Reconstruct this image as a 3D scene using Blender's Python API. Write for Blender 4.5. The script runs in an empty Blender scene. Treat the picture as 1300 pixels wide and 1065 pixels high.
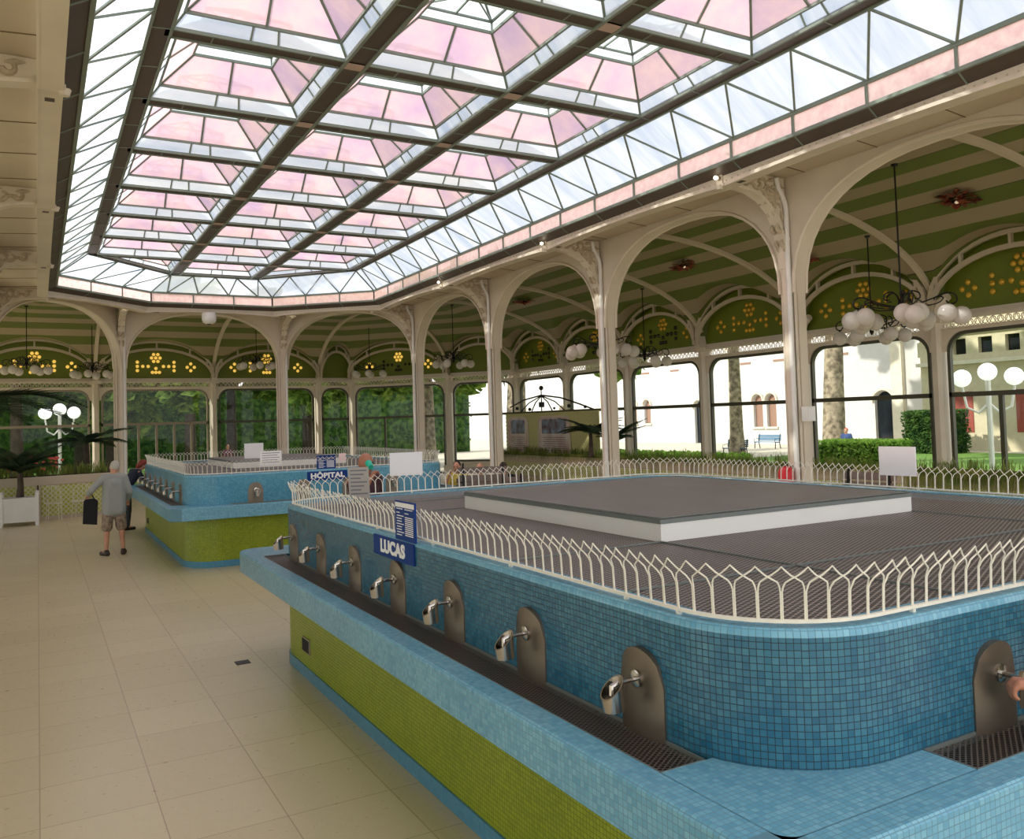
import bpy, math, random
from math import sin, cos, pi, sqrt, radians, hypot, atan2, floor
from mathutils import Vector, Matrix
random.seed(7)
COL = bpy.context.scene.collection
ORG = {}

# ---------------------------------------------------------------- mesh builder
class MB:
    def __init__(s, T=None): s.v = []; s.f = []; s.uv = {}; s.T = T
    def add(s, vs, fs, uvs=None):
        n = len(s.v)
        for p in vs:
            p = Vector(p)
            if s.T: p = s.T @ p
            s.v.append(p)
        for i, f in enumerate(fs):
            if uvs: s.uv[len(s.f)] = uvs[i]
            s.f.append([n + k for k in f])
    def box(s, x0, y0, z0, x1, y1, z1):
        v = [(x, y, z) for z in (z0, z1) for y in (y0, y1) for x in (x0, x1)]
        s.add(v, [(0, 2, 3, 1), (4, 5, 7, 6), (0, 1, 5, 4), (2, 6, 7, 3), (0, 4, 6, 2), (1, 3, 7, 5)]); return s
    def bar(s, p, q, w, h=None, up=(0, 0, 1)):
        p = Vector(p); q = Vector(q); h = h or w; d = (q - p).normalized(); u = Vector(up)
        if abs(d.dot(u)) > .99: u = Vector((1, 0, 0))
        a = d.cross(u).normalized() * w / 2; b = a.cross(d).normalized() * h / 2
        v = [p + i * a + j * b for i, j in ((-1, -1), (1, -1), (1, 1), (-1, 1))] + [q + i * a + j * b for i, j in ((-1, -1), (1, -1), (1, 1), (-1, 1))]
        s.add(v, [(0, 1, 2, 3), (7, 6, 5, 4), (0, 4, 5, 1), (1, 5, 6, 2), (2, 6, 7, 3), (3, 7, 4, 0)]); return s
    def tube(s, pts, r, n=6, closed=False, cap=True):
        pts = [Vector(p) for p in pts]; m = len(pts)
        rs = r if isinstance(r, (list, tuple)) else [r] * m
        vs = []; ref = None
        for i, p in enumerate(pts):
            if closed: d = pts[(i + 1) % m] - pts[i - 1]
            else: d = pts[min(i + 1, m - 1)] - pts[max(i - 1, 0)]
            if d.length < 1e-9: d = Vector((0, 0, 1))
            d.normalize()
            if ref is None:
                ref = Vector((0, 0, 1)) if abs(d.z) < .9 else Vector((1, 0, 0))
            a = (ref - d * ref.dot(d))
            if a.length < 1e-4: a = d.orthogonal()
            a.normalize(); ref = a; b = d.cross(a)
            for k in range(n):
                t = 2 * pi * k / n; vs.append(p + (a * cos(t) + b * sin(t)) * rs[i])
        fs = []
        for i in range(m if closed else m - 1):
            j = (i + 1) % m
            for k in range(n):
                l = (k + 1) % n; fs.append((i * n + k, i * n + l, j * n + l, j * n + k))
        if cap and not closed:
            fs.append(tuple(reversed(range(n)))); fs.append(tuple((m - 1) * n + k for k in range(n)))
        s.add(vs, fs); return s
    def prism(s, poly, a0, a1, pl='xz'):
        def P(u, w, a): return {'xz': (u, a, w), 'xy': (u, w, a), 'yz': (a, u, w)}[pl]
        n = len(poly); vs = [P(u, w, a0) for u, w in poly] + [P(u, w, a1) for u, w in poly]
        fs = [tuple(range(n)), tuple(reversed(range(n, 2 * n)))] + [((i + 1) % n, i, n + i, n + (i + 1) % n) for i in range(n)]
        s.add(vs, fs); return s
    def sphere(s, c, r, n=12, m=8, sc=(1, 1, 1), R=None):
        vs = []; fs = []
        for j in range(m + 1):
            ph = pi * j / m
            for i in range(n):
                t = 2 * pi * i / n; q = Vector((cos(t) * sin(ph) * r * sc[0], sin(t) * sin(ph) * r * sc[1], cos(ph) * r * sc[2]))
                if R: q = R @ q
                vs.append(Vector(c) + q)
        for j in range(m):
            for i in range(n):
                k = (i + 1) % n; fs.append((j * n + i, j * n + n + i, j * n + n + k, j * n + k))
        s.add(vs, fs); return s
    def lathe(s, prof, c=(0, 0, 0), n=16, R=None):
        vs = []; fs = []; m = len(prof)
        for r, z in prof:
            for i in range(n):
                t = 2 * pi * i / n; q = Vector((r * cos(t), r * sin(t), z))
                if R: q = R @ q
                vs.append(Vector(c) + q)
        for j in range(m - 1):
            for i in range(n):
                k = (i + 1) % n; fs.append((j * n + i, j * n + k, j * n + n + k, j * n + n + i))
        s.add(vs, fs); return s
    def build(s, name, mat=None, parent=None, smooth=False, label=None):
        o = Vector((0, 0, 0))
        if parent is not None: o = ORG.get(parent.as_pointer(), o)
        me = bpy.data.meshes.new(name); me.from_pydata([p - o for p in s.v], [], s.f)
        if s.uv:
            ul = me.uv_layers.new(name='UVMap')
            for pi_, po in enumerate(me.polygons):
                u = s.uv.get(pi_)
                if u:
                    for k, li in enumerate(po.loop_indices): ul.data[li].uv = u[k]
        if mat: me.materials.append(mat)
        if smooth:
            me.polygons.foreach_set('use_smooth', [True] * len(me.polygons))
            try: me.set_sharp_from_angle(angle=radians(40))
            except Exception: pass
        me.update()
        ob = bpy.data.objects.new(name, me); COL.objects.link(ob)
        if parent is not None:
            ob.parent = parent; ORG[ob.as_pointer()] = o.copy()
        if label: ob['label'] = label
        return ob

def tag(o, label=None, cat=None, group=None, kind=None):
    if label: o['label'] = label
    if cat: o['category'] = cat
    if group: o['group'] = group
    if kind: o['kind'] = kind
    return o
def thing(name, label, cat, loc=(0, 0, 0), group=None, kind=None):
    o = bpy.data.objects.new(name, None); COL.objects.link(o); o.location = loc; o.empty_display_size = .1
    ORG[o.as_pointer()] = Vector(loc); return tag(o, label, cat, group, kind)
def struct(name, mb, m, smooth=False, label=None):
    o = mb.build(name, m, None, smooth); o['kind'] = 'structure'
    if label: o['label'] = label
    return o
def copy_tree(o, parent=None):
    c = o.copy(); COL.objects.link(c); c.parent = parent
    if parent is not None: c.matrix_parent_inverse = o.matrix_parent_inverse
    for ch in [x for x in bpy.data.objects if x.parent == o]: copy_tree(ch, c)
    return c
KIDS = {}
def fast_copy(o):
    def kids(x): return [y for y in KIDS.setdefault('all', list(bpy.data.objects)) if y.parent == x]
    def rec(x, par):
        c = x.copy(); COL.objects.link(c); c.parent = par
        for k in list(x.children): rec(k, c)
        return c
    return rec(o, None)

# ---------------------------------------------------------------- materials
def newmat(name):
    m = bpy.data.materials.new(name); m.use_nodes = True; nt = m.node_tree
    for n in list(nt.nodes): nt.nodes.remove(n)
    out = nt.nodes.new('ShaderNodeOutputMaterial'); return m, nt, out
def N(nt, t, **kw):
    n = nt.nodes.new(t)
    for k, v in kw.items():
        if k.startswith('i_'):
            key = k[2:]; n.inputs[int(key) if key.isdigit() else key].default_value = v
        else: setattr(n, k, v)
    return n
def srgb(r, g, b):
    f = lambda c: (c / 255 / 12.92) if c / 255 <= .04045 else ((c / 255 + .055) / 1.055) ** 2.4
    return (f(r), f(g), f(b), 1)
def pbr(name, c, rough=.6, metal=0, var=0, vs=3, bump=0, bs=30, spec=.5, emit=None, es=0, c2=None):
    m, nt, out = newmat(name); L = nt.links
    b = N(nt, 'ShaderNodeBsdfPrincipled'); b.inputs['Base Color'].default_value = c
    b.inputs['Roughness'].default_value = rough; b.inputs['Metallic'].default_value = metal
    b.inputs['Specular IOR Level'].default_value = spec
    L.new(b.outputs[0], out.inputs[0])
    if emit: b.inputs['Emission Color'].default_value = emit; b.inputs['Emission Strength'].default_value = es
    if var or c2:
        tc = N(nt, 'ShaderNodeTexCoord'); no = N(nt, 'ShaderNodeTexNoise', i_Scale=vs, i_Detail=5)
        L.new(tc.outputs['Object'], no.inputs['Vector'])
        mx = N(nt, 'ShaderNodeMix', data_type='RGBA'); mx.inputs[6].default_value = c
        mx.inputs[7].default_value = c2 or tuple(x * (1 - var) for x in c[:3]) + (1,)
        rp = N(nt, 'ShaderNodeMapRange'); rp.inputs[1].default_value = .35; rp.inputs[2].default_value = .65
        L.new(no.outputs[0], rp.inputs[0]); L.new(rp.outputs[0], mx.inputs[0]); L.new(mx.outputs[2], b.inputs['Base Color'])
    if bump:
        tc2 = N(nt, 'ShaderNodeTexCoord'); n2 = N(nt, 'ShaderNodeTexNoise', i_Scale=bs, i_Detail=3)
        L.new(tc2.outputs['Object'], n2.inputs['Vector']); bp = N(nt, 'ShaderNodeBump', i_Strength=bump, i_Distance=.01)
        L.new(n2.outputs[0], bp.inputs['Height']); L.new(bp.outputs[0], b.inputs['Normal'])
    return m
def mth(nt, op, a, b=None, c=None):
    n = N(nt, 'ShaderNodeMath', operation=op)
    for i, x in enumerate((a, b, c)):
        if x is None: continue
        if isinstance(x, (int, float)): n.inputs[i].default_value = x
        else: nt.links.new(x, n.inputs[i])
    return n.outputs[0]
def mosaic(name, ca, cb, grout, size=.025, rough=.22, worn=None):
    m, nt, out = newmat(name); L = nt.links
    uv = N(nt, 'ShaderNodeUVMap'); sc = N(nt, 'ShaderNodeVectorMath', operation='SCALE'); sc.inputs[3].default_value = 1 / size
    L.new(uv.outputs[0], sc.inputs[0])
    fl = N(nt, 'ShaderNodeVectorMath', operation='FLOOR'); L.new(sc.outputs[0], fl.inputs[0])
    fr = N(nt, 'ShaderNodeVectorMath', operation='FRACTION'); L.new(sc.outputs[0], fr.inputs[0])
    wn = N(nt, 'ShaderNodeTexWhiteNoise', noise_dimensions='3D'); L.new(fl.outputs[0], wn.inputs[0])
    big = N(nt, 'ShaderNodeTexNoise', i_Scale=.055, i_Detail=3); L.new(fl.outputs[0], big.inputs['Vector'])
    f = mth(nt, 'ADD', mth(nt, 'MULTIPLY', wn.outputs[0], .6), mth(nt, 'MULTIPLY', mth(nt, 'SUBTRACT', big.outputs[0], .3), 1.0))
    mx = N(nt, 'ShaderNodeMix', data_type='RGBA'); mx.inputs[6].default_value = ca; mx.inputs[7].default_value = cb; L.new(f, mx.inputs[0])
    sp = N(nt, 'ShaderNodeSeparateXYZ'); L.new(fr.outputs[0], sp.inputs[0])
    ex = mth(nt, 'ABSOLUTE', mth(nt, 'SUBTRACT', sp.outputs[0], .5)); ey = mth(nt, 'ABSOLUTE', mth(nt, 'SUBTRACT', sp.outputs[1], .5))
    g = mth(nt, 'GREATER_THAN', mth(nt, 'MAXIMUM', ex, ey), .44)
    m2 = N(nt, 'ShaderNodeMix', data_type='RGBA'); L.new(mx.outputs[2], m2.inputs[6]); m2.inputs[7].default_value = grout; L.new(g, m2.inputs[0])
    b = N(nt, 'ShaderNodeBsdfPrincipled'); L.new(m2.outputs[2], b.inputs['Base Color'])
    ro = mth(nt, 'MULTIPLY_ADD', g, .4, rough); L.new(ro, b.inputs['Roughness'])
    bp = N(nt, 'ShaderNodeBump', i_Strength=.35, i_Distance=.002); bp.invert = True; L.new(g, bp.inputs['Height']); L.new(bp.outputs[0], b.inputs['Normal'])
    L.new(b.outputs[0], out.inputs[0]); return m
def meshmetal(name, c, dark, sx=.036, sy=.016):
    m, nt, out = newmat(name); L = nt.links
    tc = N(nt, 'ShaderNodeTexCoord'); sp = N(nt, 'ShaderNodeSeparateXYZ'); L.new(tc.outputs['Object'], sp.inputs[0])
    x = mth(nt, 'MULTIPLY', sp.outputs[0], 1 / sx); y = mth(nt, 'MULTIPLY', sp.outputs[1], 1 / sy)
    def line(v): return mth(nt, 'GREATER_THAN', mth(nt, 'ABSOLUTE', mth(nt, 'SUBTRACT', mth(nt, 'FRACT', v), .5)), .33)
    k = mth(nt, 'MAXIMUM', line(mth(nt, 'ADD', x, y)), line(mth(nt, 'SUBTRACT', x, y)))
    b = N(nt, 'ShaderNodeBsdfPrincipled'); b.inputs['Roughness'].default_value = .42; b.inputs['Metallic'].default_value = .35
    no = N(nt, 'ShaderNodeTexNoise', i_Scale=2.5, i_Detail=6); L.new(tc.outputs['Object'], no.inputs['Vector'])
    mx = N(nt, 'ShaderNodeMix', data_type='RGBA'); mx.inputs[6].default_value = c; mx.inputs[7].default_value = tuple(q * .6 for q in c[:3]) + (1,)
    L.new(no.outputs[0], mx.inputs[0]); L.new(mx.outputs[2], b.inputs['Base Color'])
    t = N(nt, 'ShaderNodeBsdfTransparent'); ms = N(nt, 'ShaderNodeMixShader'); L.new(k, ms.inputs[0]); L.new(t.outputs[0], ms.inputs[1]); L.new(b.outputs[0], ms.inputs[2])
    L.new(ms.outputs[0], out.inputs[0]); return m
def skyglass(name, c, c2, tr=.5, scale=1.2, tint=None, gl=.05):
    streak = tint
    m, nt, out = newmat(name); L = nt.links
    tc = N(nt, 'ShaderNodeTexCoord'); no = N(nt, 'ShaderNodeTexNoise', i_Scale=scale, i_Detail=4, i_Roughness=.6)
    mp = N(nt, 'ShaderNodeMapping'); mp.inputs['Rotation'].default_value = (0, 0, .5 if streak else 0); mp.inputs['Scale'].default_value = (.5, 3.2, .5) if streak else (1, 1, 1); L.new(tc.outputs['Object'], mp.inputs[0]); L.new(mp.outputs[0], no.inputs['Vector'])
    rp = N(nt, 'ShaderNodeMapRange'); rp.inputs[1].default_value = .35; rp.inputs[2].default_value = .7; L.new(no.outputs[0], rp.inputs[0])
    mx = N(nt, 'ShaderNodeMix', data_type='RGBA'); mx.inputs[6].default_value = c; mx.inputs[7].default_value = c2; L.new(rp.outputs[0], mx.inputs[0])
    t = N(nt, 'ShaderNodeBsdfTransparent'); l = N(nt, 'ShaderNodeBsdfTranslucent'); L.new(mx.outputs[2], t.inputs[0]); L.new(mx.outputs[2], l.inputs[0])
    ms = N(nt, 'ShaderNodeMixShader'); ms.inputs[0].default_value = 1 - tr; L.new(t.outputs[0], ms.inputs[1]); L.new(l.outputs[0], ms.inputs[2])
    g = N(nt, 'ShaderNodeBsdfGlossy'); g.inputs['Roughness'].default_value = .15
    m2 = N(nt, 'ShaderNodeMixShader'); m2.inputs[0].default_value = gl; L.new(ms.outputs[0], m2.inputs[1]); L.new(g.outputs[0], m2.inputs[2])
    L.new(m2.outputs[0], out.inputs[0]); return m
def clearglass(name):
    m, nt, out = newmat(name); L = nt.links
    t = N(nt, 'ShaderNodeBsdfTransparent'); t.inputs[0].default_value = (.92, .96, .94, 1); g = N(nt, 'ShaderNodeBsdfGlossy'); g.inputs['Roughness'].default_value = .02
    ly = N(nt, 'ShaderNodeLayerWeight', i_Blend=.5); ms = N(nt, 'ShaderNodeMixShader')
    L.new(mth(nt, 'MULTIPLY_ADD', mth(nt, 'POWER', ly.outputs['Facing'], 5), .4, .02), ms.inputs[0]); L.new(t.outputs[0], ms.inputs[1]); L.new(g.outputs[0], ms.inputs[2]); L.new(ms.outputs[0], out.inputs[0]); return m
def leafmat(name, c, c2):
    m, nt, out = newmat(name); L = nt.links
    oi = N(nt, 'ShaderNodeTexCoord'); wn = N(nt, 'ShaderNodeTexNoise', i_Scale=3.0, i_Detail=3); L.new(oi.outputs['Object'], wn.inputs['Vector'])
    rp = N(nt, 'ShaderNodeMapRange'); rp.inputs[1].default_value = .4; rp.inputs[2].default_value = .6; L.new(wn.outputs[0], rp.inputs[0])
    mx = N(nt, 'ShaderNodeMix', data_type='RGBA'); mx.inputs[6].default_value = c; mx.inputs[7].default_value = c2; L.new(rp.outputs[0], mx.inputs[0])
    d = N(nt, 'ShaderNodeBsdfDiffuse'); t = N(nt, 'ShaderNodeBsdfTranslucent'); L.new(mx.outputs[2], d.inputs[0]); L.new(mx.outputs[2], t.inputs[0])
    ms = N(nt, 'ShaderNodeMixShader'); ms.inputs[0].default_value = .4; L.new(d.outputs[0], ms.inputs[1]); L.new(t.outputs[0], ms.inputs[2]); L.new(ms.outputs[0], out.inputs[0]); return m

cream = pbr('cream_paint', srgb(226, 214, 194), .5, var=.08, vs=1.5)
cream2 = pbr('cream_panel', srgb(206, 192, 168), .6, var=.07, vs=.8)
plaster = pbr('carved_plaster', srgb(204, 188, 162), .7, var=.25, vs=10)
pinkg = skyglass('pink_glass', srgb(216, 182, 180), srgb(184, 156, 178), .2, 1.3)
whiteg = skyglass('white_glass', srgb(220, 222, 224), srgb(180, 190, 206), .28, .9, 1)
lantg = skyglass('clear_lantern_glass', srgb(250, 253, 255), srgb(240, 248, 252), .8, .8)
pinkstrip = skyglass('pink_strip_glass', srgb(240, 215, 212), srgb(228, 190, 192), .2, 8)
beamdark = pbr('brown_beam', srgb(86, 74, 66), .5)
beamedge = pbr('grey_green_bar', srgb(130, 142, 130), .45)
framedark = pbr('dark_olive_frame', srgb(74, 72, 54), .45)
framegrey = pbr('grey_window_frame', srgb(150, 138, 116), .45)
clear = clearglass('window_glass')
blue_t = mosaic('teal_mosaic', srgb(28, 92, 122), srgb(68, 128, 148), srgb(28, 54, 66))
ltblue_t = mosaic('light_blue_mosaic', srgb(96, 158, 188), srgb(134, 190, 210), srgb(96, 140, 158))
green_t = mosaic('olive_green_mosaic', srgb(122, 140, 18), srgb(158, 172, 36), srgb(100, 112, 24), rough=.3)
skirt_t = mosaic('blue_skirting_mosaic', srgb(70, 138, 170), srgb(92, 156, 184), srgb(60, 100, 120))
deckmesh = meshmetal('deck_grating', srgb(168, 158, 150), None, .058, .027)
basinmesh = meshmetal('basin_grating', srgb(120, 108, 98), None, .034, .022)
darkpit = pbr('dark_pit', srgb(44, 42, 42), .6)
whitep = pbr('white_paint', srgb(238, 236, 230), .45, var=.04)
zinc = pbr('zinc_edge', srgb(120, 126, 122), .45, .3)
steel = pbr('brushed_steel', srgb(140, 128, 114), .42, .9, var=.15, vs=5)
chrome = pbr('chrome', srgb(190, 184, 176), .2, 1)
railw = pbr('rail_white', srgb(244, 238, 222), .35, var=.08, vs=20)
signblue = pbr('sign_blue', srgb(12, 56, 128), .6, spec=.25)
signwhite = pbr('sign_white', srgb(245, 245, 245), .5)
paper = pbr('paper_white', srgb(244, 242, 242), .6)
greyink = pbr('grey_ink', srgb(120, 120, 125), .7)
iron = pbr('black_iron', srgb(26, 23, 22), .4, .4)
black = pbr('black_cloth', srgb(24, 24, 28), .8)
copper = pbr('copper', srgb(176, 84, 58), .3, .85, c2=srgb(52, 26, 40), vs=9)
skin = pbr('skin', srgb(206, 150, 122), .5, var=.1, vs=8)
rug = pbr('red_paint', srgb(214, 34, 44), .4)
greensolid = pbr('lime_green_wall', srgb(108, 122, 24), .55, var=.08, vs=1)
def globemat():
    m, nt, out = newmat('opal_globe'); L = nt.links
    b = N(nt, 'ShaderNodeBsdfPrincipled'); b.inputs['Base Color'].default_value = srgb(236, 230, 222); b.inputs['Roughness'].default_value = .2
    t = N(nt, 'ShaderNodeBsdfTranslucent'); t.inputs[0].default_value = srgb(235, 228, 218); ms = N(nt, 'ShaderNodeMixShader'); ms.inputs[0].default_value = .3
    L.new(b.outputs[0], ms.inputs[1]); L.new(t.outputs[0], ms.inputs[2]); L.new(ms.outputs[0], out.inputs[0]); return m
opal = globemat()
amber = pbr('amber_glass', srgb(212, 170, 60), .08, .3, emit=srgb(255, 190, 50), es=.02)  # trace of emission stands in for daylight through the bosses
amberglow = pbr('painted_glow_amber_glass', srgb(235, 190, 90), .1, 0, emit=srgb(255, 206, 96), es=.55)  # emission paints in the daylight glow; these bosses are no lamps
amberdark = pbr('unlit_amber_glass', srgb(40, 34, 18), .12)  # same boss glass painted dark, as with no light behind it
lampglass = pbr('lit_spot_glass', (1, 1, 1, 1), .2, emit=(1, .9, .7, 1), es=6)
grassm = leafmat('grass_leaf', srgb(156, 168, 92), srgb(112, 130, 66))
palmm = leafmat('palm_leaf', srgb(70, 84, 62), srgb(44, 58, 42))
leafA = leafmat('tree_leaf', srgb(164, 190, 92), srgb(98, 132, 62))
leafB = leafmat('hedge_leaf', srgb(172, 206, 96), srgb(120, 160, 66))
leafD = leafmat('dark_leaf', srgb(96, 128, 66), srgb(56, 84, 48))
bark = pbr('mottled_bark', srgb(176, 160, 136), .8, c2=srgb(96, 84, 68), vs=4)
barkd = pbr('dark_bark', srgb(86, 74, 62), .85, var=.4, vs=5)
facadew = pbr('white_stucco', srgb(206, 204, 202), .8, var=.05)
facadey = pbr('ochre_stucco', srgb(206, 196, 166), .8, var=.1)
stone = pbr('pale_stone', srgb(222, 214, 196), .8, var=.1)
winrose = pbr('brown_shutter', srgb(150, 116, 100), .6)
darkglass = pbr('dark_glass', srgb(30, 34, 40), .1)
bluebench = pbr('blue_paint', srgb(64, 118, 156), .5)
greywood = pbr('grey_wood', srgb(128, 112, 104), .6, var=.25, vs=12)
gravel = pbr('outdoor_gravel', srgb(206, 196, 178), .9, var=.2, vs=2)
lawnm = pbr('lawn', srgb(110, 150, 60), .9, var=.3, vs=6)
soil = pbr('soil', srgb(60, 48, 38), .9)
latticem = pbr('cream_lattice', srgb(226, 220, 186), .5)
limepanel = pbr('lime_panel', srgb(188, 196, 84), .6)
flowerm = pbr('pink_flower', srgb(226, 96, 90), .6)
postersky = pbr('poster_print', srgb(150, 170, 196), .5, c2=srgb(96, 70, 74), vs=3)
posterpaper = pbr('poster_paper', srgb(226, 218, 208), .5, c2=srgb(200, 170, 164), vs=1.5)

def stripes():
    m, nt, out = newmat('striped_ceiling'); L = nt.links
    uv = N(nt, 'ShaderNodeUVMap'); sp = N(nt, 'ShaderNodeSeparateXYZ'); L.new(uv.outputs[0], sp.inputs[0])
    f = mth(nt, 'FRACT', mth(nt, 'MULTIPLY', sp.outputs[1], 1 / .98)); k = mth(nt, 'GREATER_THAN', f, .52)
    edge = mth(nt, 'LESS_THAN', mth(nt, 'ABSOLUTE', mth(nt, 'SUBTRACT', mth(nt, 'FRACT', mth(nt, 'MULTIPLY', sp.outputs[1], 1 / 1.96)), .262)), .006)
    mx = N(nt, 'ShaderNodeMix', data_type='RGBA'); mx.inputs[6].default_value = srgb(94, 108, 36); mx.inputs[7].default_value = srgb(158, 144, 116); L.new(k, mx.inputs[0])
    m2 = N(nt, 'ShaderNodeMix', data_type='RGBA'); L.new(mx.outputs[2], m2.inputs[6]); m2.inputs[7].default_value = srgb(60, 50, 34); L.new(edge, m2.inputs[0])
    b = N(nt, 'ShaderNodeBsdfPrincipled'); b.inputs['Roughness'].default_value = .6; L.new(m2.outputs[2], b.inputs['Base Color']); L.new(b.outputs[0], out.inputs[0]); return m
stripem = stripes()
def floormat():
    m, nt, out = newmat('terrazzo_floor'); L = nt.links
    tc = N(nt, 'ShaderNodeTexCoord'); sp = N(nt, 'ShaderNodeSeparateXYZ'); L.new(tc.outputs['Object'], sp.inputs[0])
    sx, sy = .62, .62
    X = mth(nt, 'MULTIPLY', sp.outputs[0], 1 / sx); Y = mth(nt, 'MULTIPLY', sp.outputs[1], 1 / sy)
    def ln(v): return mth(nt, 'GREATER_THAN', mth(nt, 'ABSOLUTE', mth(nt, 'SUBTRACT', mth(nt, 'FRACT', v), .5)), .494)
    g = mth(nt, 'MAXIMUM', ln(X), ln(Y))
    cb = N(nt, 'ShaderNodeCombineXYZ'); L.new(mth(nt, 'FLOOR', X), cb.inputs[0]); L.new(mth(nt, 'FLOOR', Y), cb.inputs[1])
    wn = N(nt, 'ShaderNodeTexWhiteNoise', noise_dimensions='3D'); L.new(cb.outputs[0], wn.inputs[0])
    no = N(nt, 'ShaderNodeTexNoise', i_Scale=14, i_Detail=6, i_Roughness=.7); L.new(tc.outputs['Object'], no.inputs['Vector'])
    n2 = N(nt, 'ShaderNodeTexNoise', i_Scale=.35, i_Detail=2); L.new(tc.outputs['Object'], n2.inputs['Vector'])
    f = mth(nt, 'ADD', mth(nt, 'ADD', mth(nt, 'MULTIPLY', wn.outputs[0], .25), mth(nt, 'MULTIPLY', no.outputs[0], .5)), mth(nt, 'MULTIPLY', n2.outputs[0], .3))
    mx = N(nt, 'ShaderNodeMix', data_type='RGBA'); mx.inputs[6].default_value = srgb(226, 212, 176); mx.inputs[7].default_value = srgb(196, 178, 142); L.new(f, mx.inputs[0])
    m2 = N(nt, 'ShaderNodeMix', data_type='RGBA'); L.new(mx.outputs[2], m2.inputs[6]); m2.inputs[7].default_value = srgb(176, 156, 122); L.new(g, m2.inputs[0])
    b = N(nt, 'ShaderNodeBsdfPrincipled'); L.new(m2.outputs[2], b.inputs['Base Color']); b.inputs['Specular IOR Level'].default_value = .45
    L.new(mth(nt, 'MULTIPLY_ADD', no.outputs[0], .2, .2), b.inputs['Roughness']); L.new(b.outputs[0], out.inputs[0]); return m
floorm = floormat()

# ---------------------------------------------------------------- plan
CY = [-0.75, 4.78, 10.33, 15.87, 21.42, 27.0]          # column rows along both long sides
RX, LX = 11.5, -1.34
B1, B2 = (7.7, 30.5), (2.4, 30.5)
OX, OY = 17.5, 36.5                                     # outer glass wall planes

# ---------------------------------------------------------------- ground & floor
g = MB(); g.box(-9, -9, -.2, 18.2, 37.2, 0); struct('floor', g, floorm)
g = MB(); g.box(-60, -60, -.5, 110, 120, -.21); tag(g.build('ground', gravel), kind='structure')
g = MB(); g.add([(19, 8, -.19), (27, 8, -.19), (27, 34, -.19), (19, 34, -.19)], [(0, 1, 2, 3)]); g.add([(30, 14, -.18), (42, 14, -.18), (42, 33, -.18), (30, 33, -.18)], [(0, 1, 2, 3)])
g.add([(-12, 40, -.19), (12, 40, -.19), (12, 60, -.19), (-12, 60, -.19)], [(0, 1, 2, 3)])
tag(g.build('lawn', lawnm), 'mown green lawn outside beyond the glass walls', 'lawn', kind='stuff')

# ---------------------------------------------------------------- fountain
def rr(x0, y0, x1, y1, r, off, seg=8):
    """rounded rectangle offset outward by off: list of (x, y, arclength)"""
    r = max(r + off, .001); x0 -= off; y0 -= off; x1 += off; y1 += off; pts = []
    for cx, cy, a0 in ((x0 + r, y0 + r, pi), (x1 - r, y0 + r, 1.5 * pi), (x1 - r, y1 - r, 0), (x0 + r, y1 - r, .5 * pi)):
        for k in range(seg + 1):
            a = a0 + k * pi / 2 / seg; pts.append((cx + r * cos(a), cy + r * sin(a)))
    return pts
def sweep(mb, rect, r, prof, seg=8):
    """prof: list of (offset, z); closed ring surface with tile UVs"""
    rings = [rr(*rect, r, o, seg) for o, z in prof]; n = len(rings[0])
    base = rings[0]; s = [0]
    for i in range(n): s.append(s[-1] + hypot(base[(i + 1) % n][0] - base[i][0], base[(i + 1) % n][1] - base[i][1]))
    t = [0]
    for j in range(1, len(prof)): t.append(t[-1] + hypot(prof[j][0] - prof[j - 1][0], prof[j][1] - prof[j - 1][1]))
    for j in range(len(prof) - 1):
        vs = []; fs = []; us = []
        for i in range(n):
            k = (i + 1) % n
            a, b, c, d = rings[j][i], rings[j][k], rings[j + 1][k], rings[j + 1][i]
            m = len(vs); vs += [(a[0], a[1], prof[j][1]), (b[0], b[1], prof[j][1]), (c[0], c[1], prof[j + 1][1]), (d[0], d[1], prof[j + 1][1])]
            fs.append((m, m + 1, m + 2, m + 3)); us.append(((s[i], t[j]), (s[i + 1], t[j]), (s[i + 1], t[j + 1]), (s[i], t[j + 1])))
        mb.add(vs, fs, us)
    return mb
def weld(o):
    import bmesh
    bm = bmesh.new(); bm.from_mesh(o.data); bmesh.ops.remove_doubles(bm, verts=bm.verts, dist=1e-4); bm.to_mesh(o.data); bm.free()
    o.data.polygons.foreach_set('use_smooth', [True] * len(o.data.polygons))
    try: o.data.set_sharp_from_angle(angle=radians(35))
    except Exception: pass
    return o
FW, FL, RIM, LED = 4.95, 6.55, 1.477, 1.0
FR = (0, 0, FW, FL); RR = .53
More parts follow.
